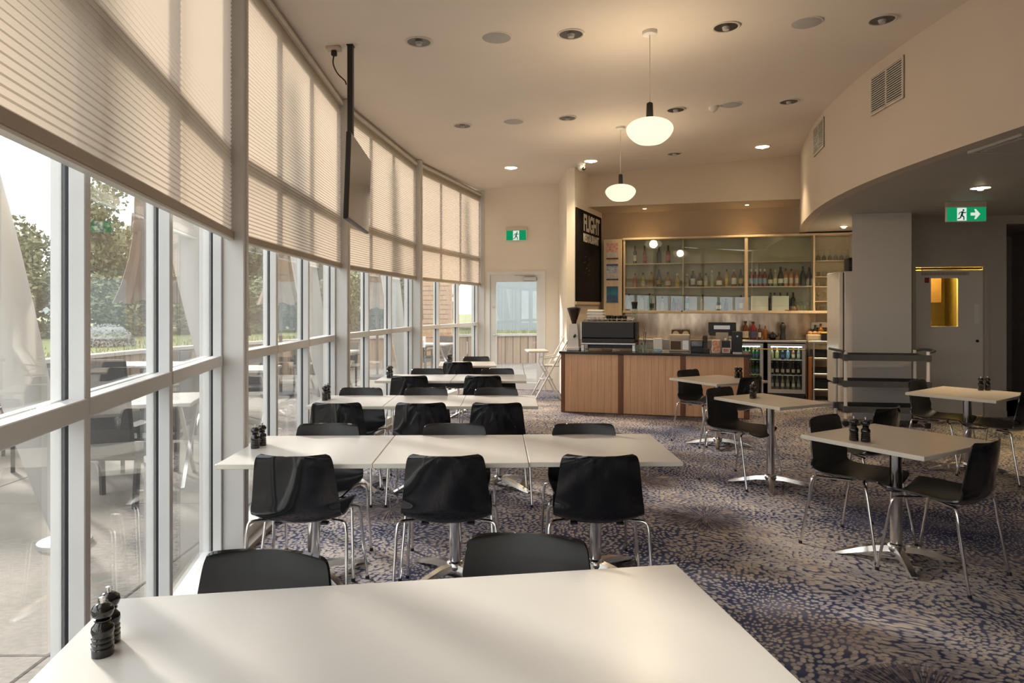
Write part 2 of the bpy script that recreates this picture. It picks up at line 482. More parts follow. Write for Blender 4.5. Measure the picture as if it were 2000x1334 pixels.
# ------------------------------------------------------------------ mesh helpers
class MB:
    """Collects vertices and faces, then links them as one mesh object."""
    def __init__(self):
        self.v = []
        self.f = []
    def add(self, vs_, fs_, M=None):
        k = len(self.v)
        if M is not None:
            vs_ = [tuple(M @ Vector(p)) for p in vs_]
        self.v += [tuple(p) for p in vs_]
        self.f += [tuple(i + k for i in f) for f in fs_]
        return self
    def box(self, x0, x1, y0, y1, z0, z1, M=None):
        p = [(x0, y0, z0), (x1, y0, z0), (x1, y1, z0), (x0, y1, z0), (x0, y0, z1), (x1, y0, z1), (x1, y1, z1), (x0, y1, z1)]
        return self.add(p, [(3, 2, 1, 0), (4, 5, 6, 7), (0, 1, 5, 4), (1, 2, 6, 5), (2, 3, 7, 6), (3, 0, 4, 7)], M)
    def bbox(self, x0, x1, y0, y1, z0, z1, b=0.004, M=None):
        """Box with chamfered edges: a stack of inset rings."""
        def ring(i, z):
            return [(x0 + i, y0 + b, z), (x0 + b, y0 + i, z), (x1 - b, y0 + i, z), (x1 - i, y0 + b, z), (x1 - i, y1 - b, z), (x1 - b, y1 - i, z), (x0 + b, y1 - i, z), (x0 + i, y1 - b, z)]
        def inner(z):
            return [(x0 + b, y0 + 2 * b, z), (x0 + 2 * b, y0 + b, z), (x1 - 2 * b, y0 + b, z), (x1 - b, y0 + 2 * b, z), (x1 - b, y1 - 2 * b, z), (x1 - 2 * b, y1 - b, z), (x0 + 2 * b, y1 - b, z), (x0 + b, y1 - 2 * b, z)]
        rings = [inner(z0), ring(0, z0 + b), ring(0, z1 - b), inner(z1)]
        pv = [p for r_ in rings for p in r_]
        fs_ = []
        for k in range(3):
            for i in range(8):
                j = (i + 1) % 8
                fs_.append((k * 8 + i, k * 8 + j, k * 8 + 8 + j, k * 8 + 8 + i))
        fs_.append(tuple(range(7, -1, -1)))
        fs_.append(tuple(range(24, 32)))
        return self.add(pv, fs_, M)
    def prism(self, poly, z0, z1, M=None):
        n_ = len(poly)
        p = [(x, y, z0) for x, y in poly] + [(x, y, z1) for x, y in poly]
        fs_ = [tuple(range(n_ - 1, -1, -1)), tuple(range(n_, 2 * n_))]
        for i in range(n_):
            j = (i + 1) % n_
            fs_.append((i, j, n_ + j, n_ + i))
        return self.add(p, fs_, M)
    def lathe(self, prof, seg=20, M=None, cx=0, cy=0):
        """prof: (radius, z) bottom to top, capped at both ends."""
        p = []
        for r_, z in prof:
            for i in range(seg):
                a = 2 * PI * i / seg
                p.append((cx + r_ * math.cos(a), cy + r_ * math.sin(a), z))
        fs_ = []
        for k in range(len(prof) - 1):
            for i in range(seg):
                j = (i + 1) % seg
                fs_.append((k * seg + i, k * seg + j, (k + 1) * seg + j, (k + 1) * seg + i))
        fs_.append(tuple(range(seg - 1, -1, -1)))
        fs_.append(tuple((len(prof) - 1) * seg + i for i in range(seg)))
        return self.add(p, fs_, M)
    def tube(self, pts, r, seg=8, M=None, r2=None):
        pts = [Vector(p) for p in pts]
        p = []
        n_ = len(pts)
        up = None
        for k, c in enumerate(pts):
            t = (pts[min(k + 1, n_ - 1)] - pts[max(k - 1, 0)])
            if t.length < 1e-9: t = Vector((0, 0, 1))
            t.normalize()
            if up is None:
                up = Vector((0, 0, 1)) if abs(t.z) < 0.9 else Vector((1, 0, 0))
            a = t.cross(up)
            if a.length < 1e-6: a = t.cross(Vector((0, 1, 0)))
            a.normalize()
            b_ = a.cross(t).normalized()
            up = b_
            rr = r if r2 is None else r + (r2 - r) * k / (n_ - 1)
            for i in range(seg):
                q = 2 * PI * i / seg
                p.append(tuple(c + a * (rr * math.cos(q)) + b_ * (rr * math.sin(q))))
        fs_ = []
        for k in range(n_ - 1):
            for i in range(seg):
                j = (i + 1) % seg
                fs_.append((k * seg + i, (k + 1) * seg + i, (k + 1) * seg + j, k * seg + j))
        fs_.append(tuple(range(seg)))
        fs_.append(tuple((n_ - 1) * seg + i for i in range(seg - 1, -1, -1)))
        return self.add(p, fs_, M)
    def bar(self, a, b_, w, h, M=None):
        """Rectangular bar from a to b, w wide (horizontal) and h high."""
        a = Vector(a); b_ = Vector(b_)
        t = (b_ - a).normalized()
        side = t.cross(Vector((0, 0, 1)))
        if side.length < 1e-6: side = Vector((1, 0, 0))
        side.normalize()
        up = side.cross(t)
        p = []
        for c in (a, b_):
            for s, u_ in ((-1, -1), (1, -1), (1, 1), (-1, 1)):
                p.append(tuple(c + side * (s * w / 2) + up * (u_ * h / 2)))
        return self.add(p, [(0, 1, 2, 3), (7, 6, 5, 4), (0, 4, 5, 1), (1, 5, 6, 2), (2, 6, 7, 3), (3, 7, 4, 0)], M)
    def mesh(self, name, mat, smooth=None):
        me = bpy.data.meshes.new(name)
        me.from_pydata(self.v, [], self.f)
        me.validate()
        import bmesh
        bm = bmesh.new()
        bm.from_mesh(me)
        bmesh.ops.recalc_face_normals(bm, faces=bm.faces)
        bm.to_mesh(me)
        bm.free()
        me.materials.append(MATS[mat] if isinstance(mat, str) else mat)
        if smooth is not None:
            me.polygons.foreach_set('use_smooth', [True] * len(me.polygons))
            me.set_sharp_from_angle(angle=R(smooth))
        return me
    def build(self, name, mat, parent=None, smooth=None, loc=(0, 0, 0), rz=0.0, label=None):
        return link(name, self.mesh(name, mat, smooth), parent, loc, rz, label)

def link(name, me, parent=None, loc=(0, 0, 0), rz=0.0, label=None):
    o = bpy.data.objects.new(name, me)
    o.location = loc
    o.rotation_euler = (0, 0, rz)
    if parent is not None: o.parent = parent
    if label: o['label'] = label
    COL.objects.link(o)
    return o

def tag(o, label, cat, group=None):
    o['label'] = label
    o['category'] = cat
    if group: o['group'] = group
    return o

def thing(name, label, cat, loc=(0, 0, 0), rz=0.0, group=None):
    o = bpy.data.objects.new(name, None)
    o.empty_display_size = 0.1
    o.location = loc
    o.rotation_euler = (0, 0, rz)
    COL.objects.link(o)
    return tag(o, label, cat, group)

def struct(o, label=None):
    o['kind'] = 'structure'
    if label: o['label'] = label
    return o

def sempty(name, loc=(0, 0, 0), rz=0.0, label=None):
    o = bpy.data.objects.new(name, None)
    o.empty_display_size = 0.1
    o.location = loc
    o.rotation_euler = (0, 0, rz)
    COL.objects.link(o)
    return struct(o, label)

def copy_tree(o, parent=None):
    c = o.copy()
    COL.objects.link(c)
    c.parent = parent
    for ch in list(o.children):
        copy_tree(ch, c)
    return c

def place(proto, first, label, loc, rz=0.0, group=None):
    """The prototype itself the first time, a copied tree afterwards."""
    o = proto if first else copy_tree(proto)
    o.location = loc
    o.rotation_euler = (0, 0, rz)
    o['label'] = label
    if group: o['group'] = group
    return o

def face(dx, dy):
    return math.atan2(-dx, dy)

def crom(pts, n_=6):
    """Catmull-Rom through points."""
    P_ = [Vector(p) for p in pts]
    P_ = [P_[0] * 2 - P_[1]] + P_ + [P_[-1] * 2 - P_[-2]]
    out = []
    for i in range(1, len(P_) - 2):
        for k in range(n_):
            t = k / n_
            a, b_, c, d = P_[i - 1], P_[i], P_[i + 1], P_[i + 2]
            out.append(0.5 * ((2 * b_) + (c - a) * t + (2 * a - 5 * b_ + 4 * c - d) * t * t + (3 * b_ - a - 3 * c + d) * t ** 3))
    out.append(P_[-2])
    return out

def text_mesh(body, size, depth, mat, name, bold=0.0):
    cu = bpy.data.curves.new(name, 'FONT')
    cu.body = body
    cu.size = size
    cu.extrude = depth
    cu.offset = bold
    cu.align_x = 'CENTER'
    cu.align_y = 'CENTER'
    o = bpy.data.objects.new(name, cu)
    COL.objects.link(o)
    dg = bpy.context.evaluated_depsgraph_get()
    me = bpy.data.meshes.new_from_object(o.evaluated_get(dg))
    bpy.data.objects.remove(o, do_unlink=True)
    me.materials.clear()
    me.materials.append(MATS[mat])
    return me

def ceil_z(x):
    return 3.806 + 0.046 * x

rng = random.Random(7)

# ================================================================== THE ROOM
NODES = [(1.10, -4.42), (-0.28, -1.75), (-1.215, 1.13), (-1.82, 4.12), (-1.92, 7.17), (-1.55, 10.20), (-0.715, 13.13)]
def smooth_poly(pts, k=4):
    return [(p.x, p.y) for p in crom([(x, y, 0) for x, y in pts], k)]
CURVE = smooth_poly([(5.1, -4.6), (4.55, -2), (4.1, 0), (3.85, 2), (3.68, 4), (3.62, 5), (3.60, 6), (3.645, 7), (3.78, 8), (4.0, 9), (4.3, 10), (4.57, 10.8), (4.83, 11.45), (5.0, 11.9)], 5)
SOFFIT = 2.84
U = Vector((0.966, -0.257, 0)); V = Vector((0.257, 0.966, 0)); BAR0 = Vector((0.718, 10.08, 0))
BAR_RZ = math.atan2(U.y, U.x)
def B(u, v, z=0.0):
    p = BAR0 + U * u + V * v
    return (p.x, p.y, z)
def bu(px, v):
    """Distance along the bar of what stands at depth v behind the counter front, from its bearing."""
    a = (px - 1000.0) / FPX
    x0 = BAR0.x + V.x * v; y0 = BAR0.y + V.y * v
    return (a * y0 - x0) / (U.x - a * U.y)

# floor
fl = MB()
poly = [(x - 0.05, y) for x, y in NODES] + [(2.0, 13.6), (9.6, 12.0), (9.6, -4.7)]
fl.prism(poly, -0.06, 0.0)
struct(fl.build('floor', 'carpet'), 'navy carpet with beige dabs and feathery bursts')
# ceiling (rises slightly to the right)
cl = MB()
cp = [(x - 0.02, y) for x, y in NODES] + [(2.0, 13.6), (5.6, 12.6), (5.6, -4.7)]
n_ = len(cp)
cl.add([(x, y, ceil_z(x)) for x, y in cp] + [(x, y, ceil_z(x) + 0.15) for x, y in cp],
       [tuple(range(n_ - 1, -1, -1)), tuple(range(n_, 2 * n_))] + [(i, (i + 1) % n_, n_ + (i + 1) % n_, n_ + i) for i in range(n_)])
struct(cl.build('ceiling', 'ceiling_paint'))
# lower ceiling on the right behind the curved bulkhead
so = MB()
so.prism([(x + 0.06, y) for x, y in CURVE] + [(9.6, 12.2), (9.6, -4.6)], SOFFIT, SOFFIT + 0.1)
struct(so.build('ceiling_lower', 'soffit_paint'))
cw = MB()
nC = len(CURVE)
pv = []
for x, y in CURVE:
    pv += [(x, y, SOFFIT - 0.004), (x, y, 4.15), (x + 0.14, y, 4.15), (x + 0.14, y, SOFFIT - 0.004)]
fv = []
for i in range(nC - 1):
    for k in range(4):
        a = i * 4 + k; b_ = i * 4 + (k + 1) % 4
        fv.append((a, b_, b_ + 4, a + 4))
fv += [(0, 1, 2, 3), ((nC - 1) * 4 + 3, (nC - 1) * 4 + 2, (nC - 1) * 4 + 1, (nC - 1) * 4)]
cw.add(pv, fv)
struct(cw.build('wall_bulkhead', 'bulkhead_paint', smooth=40))

def elevation_wall(name, origin, rz, outline, thick, mat):
    """Wall panel from an outline in its own x-z plane; thickness goes to local +y."""
    m = MB()
    k = len(outline)
    m.add([(x, 0, z) for x, z in outline] + [(x, thick, z) for x, z in outline],
          [tuple(range(k)), tuple(range(2 * k - 1, k - 1, -1))] + [(i, k + i, k + (i + 1) % k, (i + 1) % k) for i in range(k)])
    return struct(m.build(name, mat, loc=origin, rz=rz))

# door wall at the far end, with the nib that carries the blackboard
DW = (-0.665, 13.08, 0)
elevation_wall('wall_door', DW, BAR_RZ, [(-0.12, 0), (0.20, 0), (0.20, 2.225), (1.335, 2.225), (1.335, 0), (1.75, 0), (1.75, 3.98), (-0.12, 3.98)], 0.14, 'wall_paint')
nib = MB()
nib.prism([(0.86, 12.75), (0.905, 11.30), (1.035, 11.265), (1.685, 12.79), (1.70, 13.1)], 0, 3.98)
struct(nib.build('wall_nib', 'wall_paint'))
elevation_wall('wall_bar', B(0.0, 2.95), BAR_RZ, [(0, 0), (5.0, 0), (5.0, 4.15), (0, 4.15)], 0.12, 'bar_wall_shaded')
bb = MB()
bb.prism([B(0.02, 2.0)[:2], B(3.95, 2.0)[:2], B(3.95, 2.97)[:2], B(0.05, 2.97)[:2]], 3.31, 4.15)
struct(bb.build('wall_bulkhead_bar', 'bar_bulkhead_paint'))
pl = MB()
pl.prism([(4.71, 9.45), (5.45, 9.31), (5.55, 9.84), (5.0, 9.96)], 0, SOFFIT + 0.05)
struct(pl.build('wall_pillar', 'pillar_paint'))
bs = MB()
bs.prism([(5.46, 9.86), (5.56, 9.84), (5.98, 12.0), (5.86, 12.03)], 0, SOFFIT + 0.05)
struct(bs.build('wall_bar_end', 'wall_paint'))
# grey wall with the kitchen door on the right
GW = (5.2, 9.91, 0)
GRZ = math.atan2(-0.177, 0.984)
elevation_wall('wall_grey', GW, GRZ, [(0, 0), (0.60, 0), (0.60, 2.13), (1.505, 2.13), (1.505, 0), (1.78, 0), (1.78, 2.72), (2.85, 2.72), (2.85, 0), (4.2, 0), (4.2, SOFFIT + 0.05), (0, SOFFIT + 0.05)], 0.12, 'grey_wall_paint')
def gw(t, y, z):
    return (GW[0] + 0.984 * t + 0.177 * y, GW[1] - 0.177 * t + 0.984 * y, z)
rm = MB(); rm.box(9.3, 9.42, -4.6, 12.0, 0, SOFFIT + 0.05)
struct(rm.build('wall_right', 'grey_wall_paint'))
rm = MB(); rm.box(1.05, 9.4, -4.62, -4.5, 0, 4.2)
struct(rm.build('wall_rear', 'wall_paint'))
# dark corridor and kitchen behind the openings
def room_shell(name, x0, x1, y0, y1, z1, mat):
    m = MB()
    p = [gw(x0, y0, 0), gw(x1, y0, 0), gw(x1, y1, 0), gw(x0, y1, 0), gw(x0, y0, z1), gw(x1, y0, z1), gw(x1, y1, z1), gw(x0, y1, z1)]
    m.add(p, [(0, 1, 2, 3), (4, 5, 6, 7), (1, 2, 6, 5), (2, 3, 7, 6), (3, 0, 4, 7)])
    return struct(m.build(name, mat))
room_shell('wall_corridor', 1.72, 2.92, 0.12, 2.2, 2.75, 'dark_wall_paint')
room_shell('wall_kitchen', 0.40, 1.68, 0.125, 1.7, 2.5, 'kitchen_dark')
bbd = MB(); bbd.box(0, 0.585, -0.015, 0, 0, 0.09)
struct(bbd.build('baseboard_grey', 'baseboard_paint', loc=GW, rz=GRZ))
bbd = MB(); bbd.box(1.53, 1.78, -0.015, 0, 0, 0.09)
struct(bbd.build('baseboard_corridor', 'baseboard_paint', loc=GW, rz=GRZ))

# ------------------------------------------------------------------ window wall
MW = 0.045
SILL, TRN0, TRN1, TR20, TR21, HEAD = 0.10, 1.20, 1.262, 2.47, 2.53, 3.62
def window_bay(i, A, Bn):
    A = Vector((*A, 0)); Bn = Vector((*Bn, 0))
    L = (Bn - A).length
    d = (Bn - A) / L
    rz = math.atan2(d.y, d.x)
    w = sempty('window_%d' % (i + 1), tuple(A), rz, 'tall white-framed window bay with nine panes')
    j0, j1 = 0.055, L - 0.055
    xs = [j0, j0 + (j1 - j0) * 0.335, j0 + (j1 - j0) * 0.645, j1]
    top = min(ceil_z(A.x), ceil_z(Bn.x)) - 0.005
    for k, x in enumerate(xs):
        nm = 'mullion' if k in (1, 2) else 'jamb'
        m = MB(); m.bbox(x - MW / 2, x + MW / 2, -0.078, -0.030, 0, top, 0.003)
        f = m.build(nm, 'frame_white', w)
        m = MB(); m.box(x - MW / 2 + 0.006, x + MW / 2 - 0.006, -0.030, -0.010, 0, top)
        m.build('gasket', 'gasket_black', f)
        m = MB(); m.box(x - MW / 2, x + MW / 2, -0.010, 0.02, 0, top)
        m.build('outer_cap', 'frame_white', f)
    for k in range(3):
        x0, x1 = xs[k] + MW / 2 - 0.006, xs[k + 1] - MW / 2 + 0.006
        for z0, z1 in ((TRN0, TRN1), (TR20, TR21)):
            m = MB(); m.bbox(x0 - 0.004, x1 + 0.004, -0.082, -0.026, z0, z1, 0.003)
            tr = m.build('transom', 'frame_white', w)
            m = MB(); m.box(x0 - 0.004, x1 + 0.004, -0.012, 0.015, z0, z1)
            m.build('outer_cap', 'frame_white', tr)
        m = MB(); m.bbox(x0 - 0.004, x1 + 0.004, -0.10, 0.03, 0.0, SILL, 0.004)
        m.build('sill', 'frame_white', w)
        m = MB(); m.box(x0 - 0.004, x1 + 0.004, -0.08, 0.03, HEAD, top)
        m.build('head', 'frame_white', w)
        for z0, z1 in ((SILL, TRN0), (TRN1, TR20), (TR21, HEAD)):
            m = MB(); m.box(x0, x1, -0.024, -0.016, z0, z1)
            m.build('pane', 'window_glass', w)
    return w, L, rz, top
BLIND_LABEL = {2: 'tan pleated blind filling the top left corner of the photo', 3: 'tan pleated blind between the two nearest window posts',
               4: 'tan pleated blind behind the hanging television', 5: 'tan pleated blind next to the far door wall',
               0: 'tan pleated blind behind the camera by the rear wall', 1: 'tan pleated blind just behind the camera'}
for i in range(6):
    A, Bn = NODES[i], NODES[i + 1]
    w, L, rz, top = window_bay(i, A, Bn)
    bl = thing('pleated_blind', BLIND_LABEL[i], 'blind', (A[0], A[1], 0), rz, 'pleated blinds along the window wall')
    x0, x1 = 0.062, L - 0.062
    zb, zt = 2.005, top - 0.06
    n = int((zt - zb) / 0.025) * 2
    m = MB()
    for k in range(n + 1):
        z = zb + (zt - zb) * k / n
        y = -0.128 + (0.0045 if k % 2 else -0.0045)
        m.v += [(x0, y, z), (x1, y, z)]
        if k: m.f.append((2 * k - 2, 2 * k - 1, 2 * k + 1, 2 * k))
    m.build('fabric', 'blind_fabric', bl)
    m = MB(); m.bbox(x0, x1, -0.146, -0.108, 1.962, 2.005, 0.004)
    br = m.build('bottom_rail', 'blind_rail', bl)
    m = MB(); m.box(x0, x1, -0.144, -0.110, 1.952, 1.962)
    m.build('seal_strip', 'rail_white', br)
    m = MB(); m.bbox(x0, x1, -0.160, -0.095, zt, top - 0.022, 0.004)
    m.build('head_rail', 'rail_white', bl)
    m = MB(); m.box(x0, x1, -0.154, -0.10, top - 0.022, top)
    m.build('shadow_gap', 'blind_rail', bl)
    cx = L + 0.016
    m = MB()
    m.tube(crom([(L - 0.035, -0.215, 2.2), (L - 0.04, -0.222, 1.75), (L - 0.03, -0.222, 1.42), (L - 0.012, -0.222, 1.40), (L, -0.222, 1.45), (L + 0.004, -0.215, 1.8), (L + 0.004, -0.212, 2.2)], 5), 0.0016, 5)
    m.build('pull_cord', 'rail_white', bl)
    m = MB(); m.bbox(L - 0.008, L + 0.012, -0.232, -0.212, 1.375, 1.425, 0.003)
    m.build('cord_cleat', 'white_plastic', bl)
# posts between the bays
for k in range(1, 7):
    x, y = NODES[k]
    a0 = Vector((NODES[k][0] - NODES[k - 1][0], NODES[k][1] - NODES[k - 1][1]))
    a1 = Vector((NODES[min(k + 1, 6)][0] - NODES[k][0], NODES[min(k + 1, 6)][1] - NODES[k][1])) if k < 6 else a0
    d = (a0.normalized() + a1.normalized()).normalized()
    m = MB()
    m.bbox(-0.05, 0.05, -0.21, 0.05, 0, ceil_z(x) - 0.002, 0.006)
    p_ = m.build('trim_%d' % k, 'post_paint', loc=(x, y, 0), rz=math.atan2(d.y, d.x))
    struct(p_, 'grey-white steel window post')
    m = MB(); m.box(-0.02, 0.02, -0.216, -0.21, 0.02, ceil_z(x) - 0.01)
    m.build('cover_strip', 'post_paint', p_)
# window floor skirting
for i in range(6):
    A = Vector((*NODES[i], 0)); Bn = Vector((*NODES[i + 1], 0))
    d = (Bn - A).normalized()
    m = MB(); L = (Bn - A).length
    m.box(0.05, L - 0.05, -0.165, -0.10, 0, 0.035)
    struct(m.build('baseboard_window_%d' % (i + 1), 'baseboard_paint', loc=tuple(A), rz=math.atan2(d.y, d.x)))

# ------------------------------------------------------------------ doors
d1 = sempty('door_1', DW, BAR_RZ, 'white-framed glass exit door in the far wall')
m = MB()
m.add([(x, y, z) for y in (-0.025, 0.10) for x, z in ((0.20, 0), (0.20, 2.225), (1.335, 2.225), (1.335, 0), (1.275, 0), (1.275, 2.165), (0.26, 2.165), (0.26, 0))],
      [tuple(range(8)), tuple(range(15, 7, -1))] + [(i, 8 + i, 8 + (i + 1) % 8, (i + 1) % 8) for i in range(8)])
m.build('door_frame', 'frame_white', d1)
leaf = MB()
o1 = [(0.265, 0.01), (0.265, 2.16), (1.27, 2.16), (1.27, 0.01)]
i1 = [(0.375, 0.13), (0.375, 2.03), (1.165, 2.03), (1.165, 0.13)]
pv = [(x, 0.0, z) for x, z in o1 + i1] + [(x, 0.05, z) for x, z in o1 + i1]
fv = []
for k in range(4):
    j = (k + 1) % 4
    fv += [(k, j, 4 + j, 4 + k), (8 + k, 12 + k, 12 + j, 8 + j), (k, 8 + k, 8 + j, j), (4 + k, 4 + j, 12 + j, 12 + k)]
leaf.add(pv, fv)
lf = leaf.build('door_leaf', 'frame_white', d1)
m = MB(); m.box(0.375, 1.165, 0.02, 0.028, 0.13, 2.03); m.build('pane', 'window_glass', lf)
m = MB(); m.bbox(0.92, 1.17, -0.05, -0.002, 2.05, 2.12, 0.005)
dc = m.build('door_closer', 'brushed_steel', lf)
m = MB(); m.tube([(1.12, -0.05, 2.135), (0.75, -0.045, 2.15)], 0.008, 6); m.build('closer_arm', 'brushed_steel', dc)
m = MB()
m.tube(crom([(0.325, -0.002, 1.02), (0.33, -0.05, 1.02), (0.36, -0.06, 1.02), (0.46, -0.06, 1.03)], 4), 0.011, 8)
m.build('door_handle', 'brushed_steel', lf)
m = MB(); m.lathe([(0.022, -0.006), (0.022, 0.006)], 12, Matrix.Translation((0.325, -0.004, 1.55)) @ Matrix.Rotation(R(90), 4, 'X')); m.build('lock', 'brushed_steel', lf)

d2 = sempty('door_2', GW, GRZ, 'pale kitchen door with a small yellow-lit window')
m = MB()
m.add([(x, y, z) for y in (-0.02, 0.12) for x, z in ((0.555, 0), (0.555, 2.175), (1.55, 2.175), (1.55, 0), (1.50, 0), (1.50, 2.125), (0.605, 2.125), (0.605, 0))],
      [tuple(range(8)), tuple(range(15, 7, -1))] + [(i, 8 + i, 8 + (i + 1) % 8, (i + 1) % 8) for i in range(8)])
m.build('door_frame', 'grey_wall_paint', d2)
leaf = MB()
o1 = [(0.612, 0.01), (0.612, 2.08), (1.494, 2.08), (1.494, 0.01)]
i1 = [(0.82, 1.275), (0.82, 1.965), (1.173, 1.965), (1.173, 1.275)]
pv = [(x, 0.03, z) for x, z in o1 + i1] + [(x, 0.075, z) for x, z in o1 + i1]
leaf.add(pv, fv)
lf = leaf.build('door_leaf', 'pillar_paint', d2)
m = MB(); m.box(0.82, 1.173, 0.05, 0.056, 1.275, 1.965); m.build('pane', 'fridge_glass', lf)
m = MB(); m.box(0.615, 1.49, 0.04, 0.07, 2.088, 2.118); m.build('light_gap', 'kitchen_dark', d2)
m = MB(); m.bbox(1.385, 1.45, 0.022, 0.03, 1.32, 1.60, 0.003); m.build('push_plate', 'white_plastic', lf)
m = MB(); m.lathe([(0.02, -0.008), (0.02, 0.008)], 12, Matrix.Translation((1.42, 0.024, 1.07)) @ Matrix.Rotation(R(90), 4, 'X')); m.build('lock', 'dark_grey_plastic', lf)
m = MB(); m.box(0.735, 0.795, 0.026, 0.03, 1.90, 1.975); m.build('sticker', 'red_plastic', lf)
m = MB(); m.box(0.69, 1.315, 0.026, 0.03, 2.005, 2.055)
strip = m.build('notice_strip', 'grey_wall_paint', lf)
x = 0.70
for wdt in (0.02, 0.03, 0.018, 0.03, 0.045, 0.04, 0.05, 0.03, 0.06, 0.03, 0.045, 0.05):
    m = MB(); m.box(x, x + wdt, 0.0235, 0.0262, 2.012, 2.048)
    m.build('dark_mark', 'dark_wall_paint', strip)
    x += wdt + 0.012
# kitchen seen through the little window
kc = thing('kitchen_cupboard', 'yellow-lit wall cupboard seen through the kitchen door window', 'cupboard', gw(0.60, 1.1, 1.62))
m = MB(); m.bbox(0, 0.50, 0, 0.3, 0, 0.6, 0.006); m.build('body', 'kitchen_yellow', kc, rz=GRZ)
m = MB(); m.bbox(0.53, 0.80, 0.02, 0.3, 0.0, 0.6, 0.006); m.build('side_unit', 'brown_dark', kc, rz=GRZ)
kb = thing('kitchen_bench', 'yellow kitchen bench seen through the kitchen door window', 'bench', gw(0.6, 1.0, 0))
m = MB(); m.bbox(0, 0.9, 0, 0.55, 0.0, 0.9, 0.006); m.build('body', 'kitchen_dark', kb, rz=GRZ)
m = MB(); m.bbox(-0.01, 0.91, -0.02, 0.56, 0.9, 0.94, 0.006); m.build('bench_top', 'brushed_steel', kb, rz=GRZ)
kx = thing('kitchen_box', 'yellow box on the kitchen bench behind the door window', 'box', gw(1.0, 1.1, 0.94))
m = MB(); m.bbox(0, 0.24, 0, 0.2, 0, 0.34, 0.005); m.build('body', 'kitchen_yellow', kx, rz=GRZ)
m = MB(); m.bbox(-0.01, 0.25, -0.01, 0.21, 0.34, 0.37, 0.005); m.build('lid', 'brown_dark', kx, rz=GRZ)
for q, (t, h) in enumerate(((0.72, 0.30), (0.80, 0.36), (0.87, 0.27))):
    m = MB(); m.lathe([(0.03, 0), (0.032, 0.02), (0.032, h * 0.6), (0.012, h * 0.75), (0.012, h), (0.002, h)], 12)
    tag(m.build('kitchen_bottle', 'brown_dark', loc=gw(t, 1.12, 0.94), smooth=40), ['leftmost', 'tallest', 'shortest'][q] + ' dark bottle seen through the kitchen door window', 'bottle', 'bottles on the kitchen bench')
kl = thing('kitchen_light', 'yellow ceiling tube light inside the kitchen', 'light', gw(1.0, 0.7, 2.42))
m = MB(); m.tube([(-0.3, 0, 0), (0.3, 0, 0)], 0.018, 8); m.build('tube', 'kitchen_lamp', kl, rz=GRZ)
m = MB(); m.box(-0.32, 0.32, -0.03, 0.03, 0.02, 0.05); m.build('batten', 'white_plastic', kl, rz=GRZ)
ld = bpy.data.lights.new('kitchen_glow', 'POINT'); ld.energy = KITCHEN_W; ld.color = (1.0, 0.70, 0.15); ld.shadow_soft_size = 0.1
lo = bpy.data.objects.new('kitchen_glow', ld); lo.location = (0, 0, -0.12); lo.parent = kl; COL.objects.link(lo)

# ------------------------------------------------------------------ ceiling fittings
def cpos(px, py):
    """Point of the ceiling plane on a bearing of the photograph."""
    y = 3007.2 / ((600.0 - py) - 0.046 * (px - 1000.0))
    x = (px - 1000.0) / FPX * y
    return (x, y, ceil_z(x))
def downlight(px, py, lit, label, rad=0.115, z=None, pos=None):
    x, y, zz = pos if pos else cpos(px, py)
    t = thing('downlight', label, 'downlight', (x, y, zz), 0, 'recessed ceiling downlights')
    m = MB(); m.lathe([(rad * 0.84, -0.002), (rad * 0.84, -0.007), (rad * 0.9, -0.011), (rad, -0.007), (rad, 0.006), (rad * 0.84, 0.006)], 28)
    m.build('trim_ring', 'rail_white' if not lit else 'white_plastic', t, smooth=40)
    m = MB(); m.lathe([(rad * 0.84, -0.006), (rad * 0.6, -0.004), (rad * 0.3, -0.003), (0.004, -0.003), (0.004, 0.004), (rad * 0.84, 0.004)], 28)
    m.build('reflector', 'downlight_glow' if lit else 'reflector', t, smooth=50)
    m = MB(); m.lathe([(0.008, -0.034), (0.026, -0.03), (0.03, -0.012), (0.034, -0.004), (0.034, 0.0)], 16)
    m.build('lamp', 'downlight_glow' if lit else 'speaker_grille', t, smooth=40)
    if lit:
        ld = bpy.data.lights.new('downlight_beam', 'SPOT'); ld.energy = DOWNLIGHT_W; ld.color = (1.0, 0.76, 0.46)
        ld.spot_size = R(100); ld.spot_blend = 0.8; ld.shadow_soft_size = 0.06
        lo = bpy.data.objects.new('downlight_beam', ld); lo.location = (0, 0, -0.06); lo.parent = t; COL.objects.link(lo)
    return t
downlight(818, 81, False, 'unlit white-rimmed downlight, nearest to the television pole')
downlight(1115, 66, False, 'unlit downlight left of the nearer pendant cord, front row')
downlight(1418, 52, False, 'unlit downlight right of the nearer pendant cord, front row')
downlight(1723, 38, False, 'unlit downlight closest to the large double vent')
downlight(903, 245, False, 'unlit downlight in second row, nearest the blinds')
downlight(1108, 230, False, 'unlit downlight in second row, left of both pendants')
downlight(1320, 214, False, 'unlit downlight just right of the nearer pendant globe')
downlight(1541, 198, False, 'unlit downlight in second row, nearest the curved bulkhead')
downlight(998, 327, True, 'lit downlight above the far exit sign')
downlight(1154, 314, True, 'lit downlight beside the security camera')
downlight(1317, 300, False, 'unlit downlight in the back row before the bar bulkhead')
downlight(1489, 286, True, 'lit downlight above the right end of the bar')
def spk(px, py, label):
    x, y, z = cpos(px, py)
    t = thing('ceiling_speaker', label, 'speaker', (x, y, z), 0, 'round ceiling speakers')
    m = MB(); m.lathe([(0.122, -0.006), (0.128, -0.004), (0.128, 0.004), (0.122, 0.004)], 28); m.build('rim', 'ceiling_paint', t, smooth=40)
    m = MB(); m.lathe([(0.002, -0.012), (0.06, -0.0115), (0.112, -0.009), (0.122, -0.005), (0.122, 0.003)], 28); m.build('grille', 'speaker_grille', t, smooth=40)
spk(970, 73, 'round grey ceiling speaker, nearest and leftmost')
